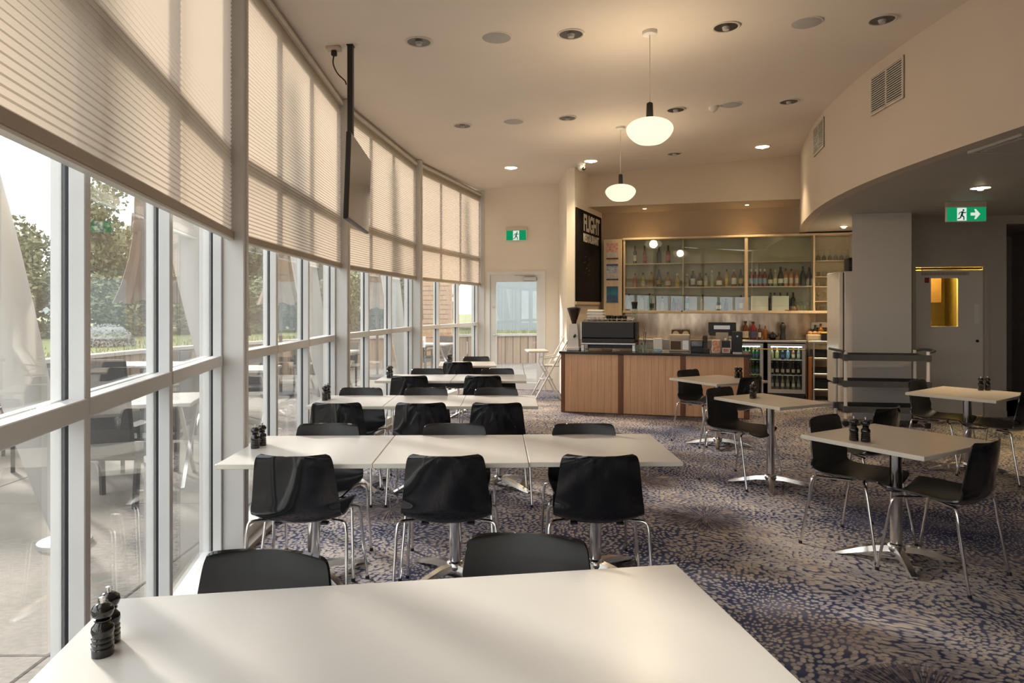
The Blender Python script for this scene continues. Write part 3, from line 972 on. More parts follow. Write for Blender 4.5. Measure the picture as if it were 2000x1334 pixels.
spk(1575, 44, 'round grey ceiling speaker between two front downlights on the right')
spk(1003, 237, 'round ceiling speaker between two downlights in second row')
spk(1428, 204, 'round ceiling speaker touching the smoke detector')
x, y, z = cpos(1393, 209)
sd = thing('smoke_detector', 'small white smoke detector beside a ceiling speaker', 'detector', (x, y, z))
m = MB(); m.lathe([(0.03, -0.05), (0.045, -0.045), (0.055, -0.02), (0.055, 0)], 20); m.build('housing', 'white_plastic', sd, smooth=40)
m = MB(); m.lathe([(0.012, -0.062), (0.02, -0.06), (0.02, -0.048)], 14); m.build('sensor', 'rail_white', sd, smooth=40)
x, y, z = cpos(1135, 326)
cc = thing('security_camera', 'white dome security camera at the blackboard wall corner', 'camera', (x - 0.02, y - 0.25, z))
m = MB(); m.lathe([(0.06, -0.03), (0.07, -0.02), (0.07, 0)], 20); m.build('mount', 'white_plastic', cc, smooth=40)
m = MB(); m.lathe([(0.004, -0.12), (0.035, -0.108), (0.058, -0.08), (0.062, -0.05), (0.05, -0.028)], 20); m.build('housing', 'white_plastic', cc, smooth=60)
m = MB(); m.lathe([(0.004, -0.035), (0.022, -0.03), (0.03, 0.0), (0.02, 0.01)], 14, Matrix.Translation((0.035, -0.045, -0.085)) @ Matrix.Rotation(R(40), 4, 'Y') @ Matrix.Rotation(R(-40), 4, 'X')); m.build('lens', 'black_gloss', cc, smooth=50)

def pendant(px, py_ceiling, globe_z, label):
    x, y, z = cpos(px, py_ceiling)
    t = thing('pendant_lamp', label, 'pendant lamp', (x, y, z), 0, 'white globe pendant lamps')
    m = MB(); m.lathe([(0.055, -0.035), (0.062, -0.03), (0.062, 0.0)], 24); m.build('canopy', 'white_plastic', t, smooth=40)
    dz = globe_z - z
    m = MB(); m.tube([(0, 0, -0.03), (0, 0, dz + 0.23)], 0.004, 6); m.build('cord', 'white_lamp_cord', t)
    m = MB(); m.lathe([(0.030, dz + 0.10), (0.029, dz + 0.15), (0.026, dz + 0.225), (0.012, dz + 0.235)], 18); m.build('holder', 'black_plastic', t, smooth=40)
    prof = [(0.085, -0.108), (0.105, -0.103), (0.145, -0.075), (0.178, -0.038), (0.194, 0.0), (0.188, 0.032), (0.16, 0.062), (0.115, 0.084), (0.07, 0.095), (0.034, 0.10)]
    pp = [(p.x, p.z + dz) for p in crom([(r_, 0, z_) for r_, z_ in prof], 3)]
    m = MB(); m.lathe(pp, 36); m.build('shade', 'pendant_glow', t, smooth=60)
    ld = bpy.data.lights.new('pendant_bulb', 'POINT'); ld.energy = PENDANT_W; ld.color = (1.0, 0.82, 0.60); ld.shadow_soft_size = 0.09
    lo = bpy.data.objects.new('pendant_bulb', ld); lo.location = (0, 0, dz); lo.parent = t; COL.objects.link(lo)
    return t
pendant(1269, 61, 3.03, 'nearer, larger-looking white glass pendant lamp with dark holder')
pendant(1212, 248, 3.03, 'farther white glass pendant lamp hanging before the bar bulkhead')

# ceiling-hung television
tv = thing('television', 'thin television hung from the ceiling in front of the blinds', 'television', (-1.30, 5.72, 0))
m = MB(); m.bbox(-0.075, -0.03, -0.03, 0.03, 2.35, ceil_z(-1.3) - 0.001, 0.004); m.build('pole', 'black_plastic', tv)
m = MB(); m.box(-0.08, -0.025, -0.035, 0.035, ceil_z(-1.3) - 0.012, ceil_z(-1.3)); m.build('ceiling_plate', 'black_plastic', tv)
ms = Matrix.Translation((0.03, 0.0, 2.555)) @ Matrix.Rotation(R(3.5), 4, 'Z') @ Matrix.Rotation(R(2.0), 4, 'Y')
m = MB(); m.bbox(-0.035, 0.0, -0.535, 0.535, -0.335, 0.335, 0.006, ms); body = m.build('panel', 'black_plastic', tv)
m = MB(); m.box(0.0, 0.003, -0.52, 0.52, -0.318, 0.32, ms); m.build('screen', 'black_gloss', body)
m = MB(); m.bbox(-0.075, -0.035, -0.2, 0.2, -0.16, 0.16, 0.006, ms); m.build('bracket', 'black_plastic', tv)
x, y, z = cpos(652, 92)
so = thing('ceiling_outlet', 'cream ceiling power outlet with a black plug by the television pole', 'outlet', (x, y, z))
m = MB(); m.bbox(-0.06, 0.06, -0.04, 0.04, -0.03, 0.0, 0.004); m.build('socket', 'sign_case', so)
m = MB(); m.bbox(-0.02, 0.025, -0.02, 0.02, -0.075, -0.03, 0.006); pg = m.build('plug', 'black_plastic', so)
m = MB(); m.tube(crom([(0, 0, -0.07), (-0.005, 0.0, -0.14), (0.03, 0.0, -0.22), (0.09, 0.01, -0.28), (0.10, 0.02, -0.31)], 5), 0.006, 6); m.build('cable', 'black_plastic', pg)

# grilles on the curved bulkhead
def wall_grille(px, py0, py1, wd, label, rows):
    best = None
    for i in range(len(CURVE) - 1):
        (xa, ya), (xb, yb) = CURVE[i], CURVE[i + 1]
        if ya < 2: continue
        pa, pb = 1000 + FPX * xa / ya, 1000 + FPX * xb / yb
        if (pa - px) * (pb - px) <= 0:
            t = (px - pa) / (pb - pa)
            best = (xa + (xb - xa) * t, ya + (yb - ya) * t, math.atan2(yb - ya, xb - xa))
    x, y, a = best
    z0 = CAMH + (600 - py1) * y / FPX
    z1 = CAMH + (600 - py0) * y / FPX
    t = thing('air_grille', label, 'vent', (x, y, 0), a, 'air grilles on the curved bulkhead')
    m = MB(); m.box(-wd / 2, wd / 2, 0.002, 0.006, z0, z1); m.build('backing', 'gasket_black', t)
    for c, (xa, xb) in enumerate(((-wd / 2, -wd / 2 + 0.02), (-0.010, 0.010), (wd / 2 - 0.02, wd / 2))):
        m = MB(); m.box(xa, xb, 0.004, 0.016, z0, z1); m.build('stile', 'bulkhead_paint', t)
    for zz in (z0, z1 - 0.02):
        m = MB(); m.box(-wd / 2 + 0.02, wd / 2 - 0.02, 0.004, 0.016, zz, zz + 0.02); m.build('rail', 'bulkhead_paint', t)
    sl = None
    for k in range(rows):
        z = z0 + 0.03 + (z1 - z0 - 0.06) * k / (rows - 1)
        for xa, xb in ((-wd / 2 + 0.021, -0.013), (0.013, wd / 2 - 0.021)):
            if sl is None:
                mm = MB(); mm.box(xa, xb, -0.004, 0.004, -0.0042, 0.0042, Matrix.Translation((0, 0.011, 0)))
                sl = mm.mesh('slat', 'rail_white')
                off = xa
            link('slat', sl, t, (xa - off, 0, z))
    return t
wall_grille(1733, 130, 210, 0.62, 'larger double air grille on the near part of the bulkhead', 16)
wall_grille(1600, 240, 297, 0.62, 'smaller, farther air grille on the bulkhead near the bar', 14)
# soffit fittings
dlp = (1915 - 1000) / FPX
yl = 1.29 * FPX / (600 - 366)
downlight(0, 0, True, 'lit downlight in the grey lower ceiling above the green arrow sign', 0.105, pos=(dlp * yl, yl, SOFFIT))
yb_ = 1.29 * FPX / (600 - 441.5)
downlight(0, 0, True, 'small lit downlight in the lower ceiling beside the glass shelves', 0.06, pos=((1648 - 1000) / FPX * yb_, yb_, SOFFIT))
ld_ = thing('slot_diffuser', 'white square air diffuser in the grey lower ceiling, top right', 'vent', (4.07, 5.35, SOFFIT))
for q, (x0, x1, y0, y1) in enumerate(((-0.30, 0.30, -0.30, -0.275), (-0.30, 0.30, 0.275, 0.30), (-0.30, -0.275, -0.275, 0.275), (0.275, 0.30, -0.275, 0.275))):
    m = MB(); m.box(x0, x1, y0, y1, -0.02, 0.0); m.build('edge_strip', 'rail_white', ld_)
m = MB(); m.bbox(-0.24, 0.24, -0.24, 0.24, -0.024, -0.004, 0.004); m.build('centre_panel', 'soffit_paint', ld_)

# ------------------------------------------------------------------ exit signs
def figure(w_, s, z0, mat, parent, y):
    """Running figure cut from sheet, s = height."""
    m = MB()
    def seg(a, b_, th):
        a = Vector((a[0] * s, 0, a[1] * s + z0)); b_ = Vector((b_[0] * s, 0, b_[1] * s + z0))
        t = (b_ - a).normalized(); sd_ = Vector((-t.z, 0, t.x)) * th * s / 2
        pts = [a - sd_, b_ - sd_, b_ + sd_, a + sd_]
        m.add([(p.x + w_, y, p.z) for p in pts] + [(p.x + w_, y - 0.002, p.z) for p in pts], [(0, 1, 2, 3), (7, 6, 5, 4), (0, 4, 5, 1), (1, 5, 6, 2), (2, 6, 7, 3), (3, 7, 4, 0)])
    c = [(0.12 + 0.075 * math.cos(k * PI / 6), 0.86 + 0.075 * math.sin(k * PI / 6)) for k in range(12)]
    m.add([(p[0] * s + w_, y, p[1] * s + z0) for p in c] + [(p[0] * s + w_, y - 0.002, p[1] * s + z0) for p in c],
          [tuple(range(12)), tuple(range(23, 11, -1))] + [(i, 12 + i, 12 + (i + 1) % 12, (i + 1) % 12) for i in range(12)])
    seg((0.07, 0.76), (-0.02, 0.42), 0.15)
    seg((0.07, 0.74), (0.24, 0.62), 0.07); seg((0.24, 0.62), (0.32, 0.70), 0.06)
    seg((0.02, 0.72), (-0.18, 0.66), 0.07); seg((-0.18, 0.66), (-0.24, 0.50), 0.06)
    seg((-0.02, 0.45), (0.16, 0.28), 0.10); seg((0.16, 0.28), (0.14, 0.04), 0.08)
    seg((-0.03, 0.45), (-0.12, 0.22), 0.10); seg((-0.12, 0.22), (-0.34, 0.14), 0.08)
    return m.build('running_figure', mat, parent)
def exit_sign(name, label, loc, rz, w_, h_, arrow, case_h):
    t = thing(name, label, 'exit sign', loc, rz)
    m = MB(); m.bbox(-w_ / 2, w_ / 2, -0.025, 0.025, h_, h_ + case_h, 0.004); m.build('case', 'sign_case', t)
    m = MB(); m.bbox(-w_ / 2, w_ / 2, -0.018, 0.018, 0, h_, 0.003); pn = m.build('panel', 'sign_white', t)
    m = MB(); m.box(-w_ / 2 + 0.008, w_ / 2 - 0.008, -0.0205, -0.0185, 0.008, h_ - 0.006); m.build('green_face', 'sign_backlight', pn)
    cx = -w_ * 0.12 if arrow else 0.0
    hw = h_ * 0.30
    m = MB(); m.box(cx - hw, cx + hw, -0.023, -0.021, 0.012, h_ - 0.012); m.build('door_symbol', 'sign_backlight_white', pn)
    figure(cx, h_ * 0.82, h_ * 0.07, 'sign_green', pn, -0.0235)
    if arrow:
        ax = w_ * 0.10
        L_ = w_ * 0.24
        pts = [(ax, 0.40), (ax + L_ * 0.5, 0.40), (ax + L_ * 0.38, 0.16), (ax + L_ * 0.55, 0.16), (ax + L_, 0.5), (ax + L_ * 0.55, 0.84), (ax + L_ * 0.38, 0.84), (ax + L_ * 0.5, 0.60), (ax, 0.60)]
        k = len(pts)
        m = MB(); m.add([(x, -0.021, z * h_) for x, z in pts] + [(x, -0.023, z * h_) for x, z in pts], [tuple(range(k)), tuple(range(2 * k - 1, k - 1, -1))] + [(i, k + i, k + (i + 1) % k, (i + 1) % k) for i in range(k)])
        m.build('arrow', 'sign_backlight_white', pn)
    return t
p = Vector(DW) + U * 0.78
exit_sign('exit_sign', 'green running-man exit sign on the wall above the far glass door', (p.x - 0.006, p.y - 0.03, 2.80), BAR_RZ, 0.40, 0.20, False, 0.06)
es_y = 1.29 * FPX / (600 - 394)
exit_sign('exit_sign', 'green exit sign with white arrow under the grey lower ceiling', ((1886 - 1000) / FPX * es_y, es_y, SOFFIT - 0.245), R(-6), 0.46, 0.18, True, 0.065)

# ================================================================== FURNITURE
def make_chair():
    root = thing('dining_chair', 'black shell chair', 'chair', group='black shell dining chairs')
    prof = [(0.232, 0.432, 0.180), (0.226, 0.446, 0.206), (0.19, 0.457, 0.216), (0.06, 0.455, 0.224), (-0.07, 0.447, 0.229), (-0.145, 0.451, 0.230),
            (-0.192, 0.470, 0.230), (-0.219, 0.508, 0.228), (-0.233, 0.56, 0.223), (-0.246, 0.63, 0.214), (-0.257, 0.70, 0.206), (-0.265, 0.755, 0.199), (-0.2685, 0.785, 0.192), (-0.270, 0.800, 0.182), (-0.271, 0.808, 0.162)]
    rows = crom(prof, 3)
    N = 14
    def pt(row, t):
        y, z, hw = row
        back = min(1.0, max(0.0, (z - 0.45) / 0.10))
        seat = 1 - min(1.0, max(0.0, (z - 0.45) / 0.14))
        return Vector((hw * t, y + back * (0.045 * t * t) , z + seat * (0.044 * t * t - 0.010)))
    grid = [[pt(r_, -1 + 2 * k / N) for k in range(N + 1)] for r_ in rows]
    nr = len(grid)
    th = 0.009
    vs_, fs_ = [], []
    for side in (0, 1):
        for i in range(nr):
            for k in range(N + 1):
                du = grid[i][min(k + 1, N)] - grid[i][max(k - 1, 0)]
                dv = grid[min(i + 1, nr - 1)][k] - grid[max(i - 1, 0)][k]
                nrm = du.cross(dv).normalized()
                vs_.append(grid[i][k] + nrm * (th / 2 if side else -th / 2))
    W = N + 1
    o2 = nr * W
    for i in range(nr - 1):
        for k in range(N):
            a = i * W + k
            fs_.append((a, a + 1, a + W + 1, a + W))
            fs_.append((o2 + a, o2 + a + W, o2 + a + W + 1, o2 + a + 1))
    for i in range(nr - 1):
        for k in (0, N):
            a = i * W + k
            fs_.append((a, a + W, o2 + a + W, o2 + a))
    for k in range(N):
        for i in (0, nr - 1):
            a = i * W + k
            fs_.append((a, a + 1, o2 + a + 1, o2 + a))
    m = MB(); m.add(vs_, fs_)
    sh = m.build('shell', 'black_shell', root, smooth=50)
    sh.data.materials.append(MATS['black_satin'])
    nq = (nr - 1) * N * 2
    for i_, p_ in enumerate(sh.data.polygons):
        if i_ < nq and i_ % 2 == 0: p_.material_index = 1
    for sx in (-1, 1):
        for fr in (1, -1):
            if fr > 0:
                path = [(sx * 0.085, 0.075, 0.436), (sx * 0.17, 0.125, 0.441), (sx * 0.226, 0.158, 0.439), (sx * 0.243, 0.172, 0.405), (sx * 0.250, 0.190, 0.30), (sx * 0.268, 0.242, 0.006)]
            else:
                path = [(sx * 0.085, -0.010, 0.432), (sx * 0.17, -0.105, 0.442), (sx * 0.236, -0.164, 0.449), (sx * 0.254, -0.180, 0.412), (sx * 0.259, -0.195, 0.30), (sx * 0.270, -0.245, 0.006)]
            m = MB(); m.tube(crom(path, 4), 0.0088, 8)
            lg = m.build('leg', 'chrome', root, smooth=60)
            e = path[-1]
            m = MB(); m.lathe([(0.011, 0), (0.012, 0.004), (0.0105, 0.02)], 10, cx=e[0], cy=e[1]); m.build('foot_cap', 'black_plastic', lg, smooth=40)
    m = MB(); m.tube([(-0.09, 0.075, 0.436), (0.09, 0.075, 0.436)], 0.008, 8); m.build('cross_bar', 'chrome', root, smooth=60)
    m = MB(); m.tube([(-0.09, -0.010, 0.432), (0.09, -0.010, 0.432)], 0.008, 8); m.build('cross_bar', 'chrome', root, smooth=60)
    for sx in (-1, 1):
        m = MB(); m.bbox(sx * 0.12 - 0.02, sx * 0.12 + 0.02, -0.115, -0.08, 0.418, 0.432, 0.003); m.build('seat_pad', 'black_plastic', root)
    return root
chair = make_chair()
_first_chair = [True]
def seat_at(x, y, dx, dy, label):
    """Chair whose backrest top stands at x, y and that faces dx, dy."""
    d = Vector((dx, dy)).normalized()
    place(chair, _first_chair[0], label, (x + d.x * 0.262, y + d.y * 0.262, 0), face(d.x, d.y))
    _first_chair[0] = False

def make_table(w_, d_, top_mat, name='dining_table', peds=(0.0,)):
    t = thing(name, 'table', 'table', group='square pedestal dining tables')
    H = 0.74
    m = MB(); m.bbox(-w_ / 2, w_ / 2, -d_ / 2, d_ / 2, H - 0.026, H, 0.0025)
    tp = m.build('tabletop', top_mat, t)
    m = MB()
    e = 0.0012
    o = [(-w_ / 2 - e, -d_ / 2 - e), (w_ / 2 + e, -d_ / 2 - e), (w_ / 2 + e, d_ / 2 + e), (-w_ / 2 - e, d_ / 2 + e)]
    i_ = [(-w_ / 2 + 0.002, -d_ / 2 + 0.002), (w_ / 2 - 0.002, -d_ / 2 + 0.002), (w_ / 2 - 0.002, d_ / 2 - 0.002), (-w_ / 2 + 0.002, d_ / 2 - 0.002)]
    pv = [(x, y, H - 0.0235) for x, y in o + i_] + [(x, y, H - 0.003) for x, y in o + i_]
    fv_ = []
    for k in range(4):
        j = (k + 1) % 4
        fv_ += [(k, 8 + k, 8 + j, j), (4 + k, 4 + j, 12 + j, 12 + k), (k, j, 4 + j, 4 + k), (8 + k, 12 + k, 12 + j, 8 + j)]
    m.add(pv, fv_)
    m.build('edge_band', 'table_edge', tp)
    for ox in peds:
        m = MB(); m.lathe([(0.035, 0.06), (0.035, H - 0.04)], 24, cx=ox); m.build('column', 'chrome', t, smooth=40)
        m = MB(); m.box(ox - 0.16, ox + 0.16, -0.02, 0.02, H - 0.042, H - 0.026); m.build('mount_plate', 'polished_aluminium', t)
        m = MB(); m.lathe([(0.05, 0.045), (0.056, 0.06), (0.05, 0.085), (0.037, 0.095)], 24, cx=ox); m.build('hub', 'polished_aluminium', t, smooth=50)
        for k in range(4):
            a = R(45 + 90 * k)
            Lg = 0.35
            pr = [(0.03, 0.03, 0.045, 0.082), (0.12, 0.027, 0.04, 0.074), (0.22, 0.025, 0.022, 0.052), (0.31, 0.024, 0.006, 0.026), (Lg, 0.021, 0.004, 0.014)]
            m = MB()
            for r_, hw, z0, z1 in pr:
                m.v += [(r_, -hw, z0), (r_, hw, z0), (r_, hw * 0.75, z1), (r_, -hw * 0.75, z1)]
            for q in range(len(pr) - 1):
                for s in range(4):
                    m.f.append((q * 4 + s, q * 4 + (s + 1) % 4, q * 4 + 4 + (s + 1) % 4, q * 4 + 4 + s))
            m.f += [(0, 1, 2, 3), tuple((len(pr) - 1) * 4 + s for s in (3, 2, 1, 0))]
            Mz = Matrix.Translation((ox, 0, 0)) @ Matrix.Rotation(a, 4, 'Z')
            m.v = [tuple(Mz @ Vector(p)) for p in m.v]
            ft = m.build('base_leg', 'polished_aluminium', t, smooth=35)
            m = MB(); m.lathe([(0.016, 0), (0.016, 0.006)], 10, cx=ox + (Lg - 0.02) * math.cos(a), cy=(Lg - 0.02) * math.sin(a)); m.build('glide', 'black_plastic', ft)
    return t
_tp = {}
def table_at(x, y, rz_deg, w_, d_, mat, label):
    key = (round(w_, 3), round(d_, 3), mat)
    if key not in _tp:
        _tp[key] = make_table(w_, d_, mat, peds=(-0.4, 0.4) if w_ > 1.2 else (0.0,))
        first = True
    else: first = False
    place(_tp[key], first, label, (x, y, 0), R(rz_deg))

# --- rows beside the windows
# row 1, right in front of the camera, turned a little
ang = 9.0
def row1(u_, v_):
    a = R(ang)
    return (-1.112 + u_ * math.cos(a) + v_ * math.sin(a), 1.895 + u_ * math.sin(a) - v_ * math.cos(a))
x, y = row1(0.825, 0.42); table_at(x, y, ang, 1.65, 0.84, 'table_white', 'long white table closest to the camera, across the bottom of the photo')
seat_at(-0.735, 2.085, -0.10, -1, 'black chair back rising behind the nearest white table, left one')
seat_at(0.052, 2.235, -0.13, -1, 'black chair back rising behind the nearest white table, right one')
# row 2
for k, lb in enumerate(('left table of the three-table second row, carrying mills', 'middle table of the three-table second row', 'right table of the three-table second row, nearest the aisle')):
    table_at(-1.136 + 0.81 * k, 3.915 + 0.0185 * k + (0.012 if k == 2 else 0), 1.3, 0.805, 0.785, 'table_white', 'white ' + lb)
for X, lb in ((-1.10, 'left'), (-0.335, 'middle'), (0.442, 'right')):
    seat_at(X, 3.40, 0.01, 1, 'large glossy black chair back at the second row, near side, ' + lb)
for X, lb in ((-1.165, 'left'), (-0.365, 'middle'), (0.455, 'right')):
    seat_at(X, 4.36, 0.0, -1, 'black chair on the far side of the second row, facing us, ' + lb)
# row 3
for k, lb in enumerate(('left table of the third row, carrying mills', 'middle table of the third row', 'right table of the third row')):
    table_at(-1.375 + 0.636 * k, 5.93, 0.3, 0.632, 0.69, 'table_white', 'white ' + lb)
for X, lb in ((-1.363, 'left'), (-0.709, 'middle'), (-0.117, 'right')):
    seat_at(X, 5.27, 0.0, 1, 'glossy black chair back at the third row, near side, ' + lb)
for X, lb in ((-1.385, 'left'), (-0.79, 'middle'), (-0.145, 'right')):
    seat_at(X, 6.30, 0.0, -1, 'black chair on the far side of the third row, ' + lb)
# row 4
for k, lb in enumerate(('left table of the two-table fourth row, carrying mills', 'right table of the two-table fourth row')):
    table_at(-1.09 + 0.838 * k, 7.87, -0.8, 0.832, 0.73, 'table_white', 'white ' + lb)
for X, lb in ((-1.11, 'left'), (-0.315, 'right')):
    seat_at(X, 7.35, 0.0, 1, 'black chair back at the fourth row, near side, ' + lb)
for X, lb in ((-1.02, 'left'), (-0.175, 'right')):
    seat_at(X, 8.28, 0.0, -1, 'black chair on the far side of the fourth row, ' + lb)
# row 5
table_at(-0.64, 9.80, 4.0, 0.80, 0.75, 'table_white', 'single white table of the fifth row, farthest by the window')
seat_at(-0.735, 9.22, 0.0, 1, 'black chair back before the farthest single table')
seat_at(-0.535, 10.28, 0.0, -1, 'black chair behind the farthest single table, facing us')
# --- right-hand tables, set on the diagonal
WD = (0.60, -0.80)
ED = (-0.58, 0.81)
table_at(2.377, 4.225, 31.0, 0.80, 0.76, 'table_beige', 'beige square table on the right, closest to the camera')
seat_at(2.10, 4.66, *WD, 'black chair left of the nearest beige table, seat towards us')
seat_at(2.665, 3.775, *ED, 'black chair with its back to us at the nearest beige table, right edge')
table_at(2.262, 5.975, 27.0, 0.60, 0.74, 'table_beige', 'small beige table standing between the aisle and the fridges')
seat_at(1.885, 6.30, *WD, 'black chair left of the small beige table in the middle')
seat_at(2.80, 5.02, *ED, 'black chair pulled out between the two nearest beige tables')
table_at(2.315, 7.68, 28.0, 0.76, 0.74, 'table_beige', 'beige table standing right in front of the timber counter')
seat_at(2.06, 8.10, *WD, 'black chair left of the beige table before the counter')
seat_at(2.57, 7.25, *ED, 'black chair right of the beige table before the counter')
table_at(4.31, 6.46, 37.0, 0.86, 0.74, 'table_beige', 'beige table at the right edge beside the grey kitchen wall')
seat_at(4.07, 6.92, *WD, 'black chair beside the service trolley at the right-edge table')
seat_at(4.60, 6.02, *ED, 'black chair cut by the right edge of the photo')

# --- pepper and salt mills
def make_mill():
    t = thing('pepper_mill', 'mill', 'pepper mill', group='black salt and pepper mills')
    prof = [(0.0235, 0), (0.0245, 0.003), (0.0245, 0.018), (0.022, 0.020), (0.024, 0.023), (0.0245, 0.029), (0.0215, 0.032), (0.0235, 0.035), (0.024, 0.040), (0.021, 0.043), (0.0225, 0.046),
            (0.0245, 0.056), (0.0235, 0.066), (0.017, 0.074), (0.0145, 0.078), (0.018, 0.081), (0.018, 0.0835), (0.0145, 0.0855)]
    m = MB(); m.lathe(prof, 20); m.build('body', 'black_gloss', t, smooth=45)
    m = MB(); m.lathe([(0.0145, 0.0858), (0.021, 0.092), (0.0245, 0.102), (0.0225, 0.112), (0.014, 0.119), (0.006, 0.121)], 20); m.build('head', 'black_gloss', t, smooth=60)
    m = MB(); m.lathe([(0.0055, 0.121), (0.0055, 0.126), (0.007, 0.127), (0.007, 0.134), (0.003, 0.1355)], 10); m.build('knob', 'polished_aluminium', t, smooth=50)
    return t
mill = make_mill()
_fm = [True]
def mill_at(x, y, label, s=1.0):
    o = place(mill, _fm[0], label, (x, y, 0.74))
    o.scale = (s, s, s)
    _fm[0] = False
mill_at(-0.955, 1.592, 'black mill on the nearest table, front one of the pair')
mill_at(-0.975, 1.652, 'black mill on the nearest table, rear one of the pair')
mill_at(-1.475, 3.92, 'black mill on the second row by the window post, front one')
mill_at(-1.463, 3.995, 'black mill on the second row by the window post, rear one')
mill_at(-1.625, 5.93, 'black mill at the window end of the third row, front one', 1.05)
mill_at(-1.622, 6.01, 'black mill at the window end of the third row, rear one', 1.05)
mill_at(-1.408, 7.80, 'black mill at the window end of the fourth row, front one', 1.1)
mill_at(-1.40, 7.88, 'black mill at the window end of the fourth row, rear one', 1.1)
mill_at(-0.90, 9.72, 'black mill on the farthest single table, front one', 1.1)
mill_at(-0.885, 9.80, 'black mill on the farthest single table, rear one', 1.1)
mill_at(2.08, 4.152, 'black mill on the nearest beige table, left one', 1.1)
mill_at(2.13, 4.11, 'black mill on the nearest beige table, right one', 1.1)
mill_at(2.135, 6.06, 'black mill on the small middle beige table, front one', 1.05)
mill_at(2.17, 6.13, 'black mill on the small middle beige table, rear one', 1.05)
mill_at(2.573, 7.82, 'black mill on the table before the counter, left one', 1.0)
mill_at(2.615, 7.815, 'black mill on the table before the counter, right one', 1.0)
mill_at(4.575, 6.66, 'black mill on the right-edge table, left one', 1.0)
mill_at(4.64, 6.66, 'black mill on the right-edge table, right one', 1.0)

# --- service trolley before the pillar
tr = thing('service_trolley', 'three-tier service trolley with dark grey trays before the pillar', 'trolley', (4.85, 8.98, 0), R(-9))
def tray(z, nm='tray'):
    m = MB()
    x0, x1, y0, y1 = -0.47, 0.47, -0.23, 0.23
    rim, th = 0.075, 0.012
    o = [(x0, y0), (x1, y0), (x1, y1), (x0, y1)]
    i_ = [(x0 + th, y0 + th), (x1 - th, y0 + th), (x1 - th, y1 - th), (x0 + th, y1 - th)]
    pv = [(x, y, z) for x, y in o] + [(x, y, z + rim) for x, y in o] + [(x, y, z + rim) for x, y in i_] + [(x, y, z + th) for x, y in i_]
    fv_ = [(3, 2, 1, 0), (12, 13, 14, 15)]
    for a in (0, 4, 8):
        for k in range(4):
            j = (k + 1) % 4
            fv_.append((a + k, a + j, a + 4 + j, a + 4 + k))
    m.add(pv, fv_)
    m.build(nm, 'tray_grey', tr)
for z in (0.19, 0.52, 0.86): tray(z)
for sx in (-1, 1):
    for sy in (-1, 1):
        m = MB(); m.tube([(sx * 0.495, sy * 0.2, 0.10), (sx * 0.495, sy * 0.2, 0.98)], 0.022, 12); ps = m.build('post', 'white_enamel', tr, smooth=50)
        for z in (0.19, 0.52, 0.86):
            m = MB(); m.bbox(sx * 0.495 - 0.032, sx * 0.495 + 0.032, sy * 0.2 - 0.032, sy * 0.2 + 0.032, z - 0.005, z + 0.08, 0.006); m.build('corner_clamp', 'tray_grey', ps)
        m = MB(); m.lathe([(0.03, -0.014), (0.04, -0.01), (0.04, 0.01), (0.03, 0.014)], 16, Matrix.Translation((sx * 0.495, sy * 0.2, 0.041)) @ Matrix.Rotation(R(90), 4, 'X')); cs = m.build('castor', 'black_plastic', tr, smooth=40)
        m = MB(); m.box(sx * 0.495 - 0.022, sx * 0.495 + 0.022, sy * 0.2 - 0.02, sy * 0.2 + 0.02, 0.075, 0.105); m.build('fork', 'brushed_steel', cs)
    m = MB(); m.tube(crom([(sx * 0.495, -0.2, 0.97), (sx * 0.58, -0.18, 0.99), (sx * 0.61, 0, 0.995), (sx * 0.58, 0.18, 0.99), (sx * 0.495, 0.2, 0.97)], 6), 0.017, 10); m.build('push_handle', 'tray_grey', tr, smooth=50)

# --- folding white high chair by the counter end
hc = thing('high_chair', 'white folding high chair standing by the end of the counter', 'high chair', (0.60, 11.45, 0), R(8))
m = MB(); m.bbox(-0.37, -0.02, -0.20, 0.20, 0.80, 0.84, 0.012); m.build('tray', 'white_plastic', hc)
for sy in (-1, 1):
    m = MB(); m.tube([(-0.26, sy * 0.2, 0.012), (0.26, sy * 0.2, 0.93), (0.33, sy * 0.19, 1.06)], 0.013, 8); m.build('front_leg', 'white_enamel', hc, smooth=50)
    m = MB(); m.tube([(0.20, sy * 0.18, 0.012), (-0.12, sy * 0.18, 0.62), (-0.10, sy * 0.18, 0.80)], 0.013, 8); m.build('rear_leg', 'white_enamel', hc, smooth=50)
    m = MB(); m.tube([(-0.10, sy * 0.18, 0.70), (0.16, sy * 0.19, 0.74)], 0.010, 8); m.build('arm_rail', 'white_enamel', hc, smooth=50)
m = MB(); m.bbox(-0.10, 0.16, -0.16, 0.16, 0.56, 0.585, 0.006); m.build('seat', 'white_plastic', hc)
mb_ = Matrix.Translation((0.235, 0, 0.81)) @ Matrix.Rotation(R(29), 4, 'Y')
m = MB(); m.bbox(-0.01, 0.012, -0.175, 0.175, -0.2, 0.27, 0.006, mb_); m.build('backrest', 'white_plastic', hc)
for xx in (-0.255, 0.195):
    m = MB(); m.tube([(xx, -0.2, 0.014), (xx, 0.2, 0.014)], 0.012, 8); m.build('floor_bar', 'dark_grey_plastic' if xx > 0 else 'white_enamel', hc, smooth=50)
m = MB(); m.bbox(-0.12, 0.06, -0.15, 0.15, 0.34, 0.36, 0.005); m.build('footrest', 'white_plastic', hc)

# ================================================================== THE BAR
def bar_thing(name, label, cat, u, v, z=0.0, group=None, turn=0.0):
    return thing(name, label, cat, B(u, v, z), BAR_RZ + R(turn), group)

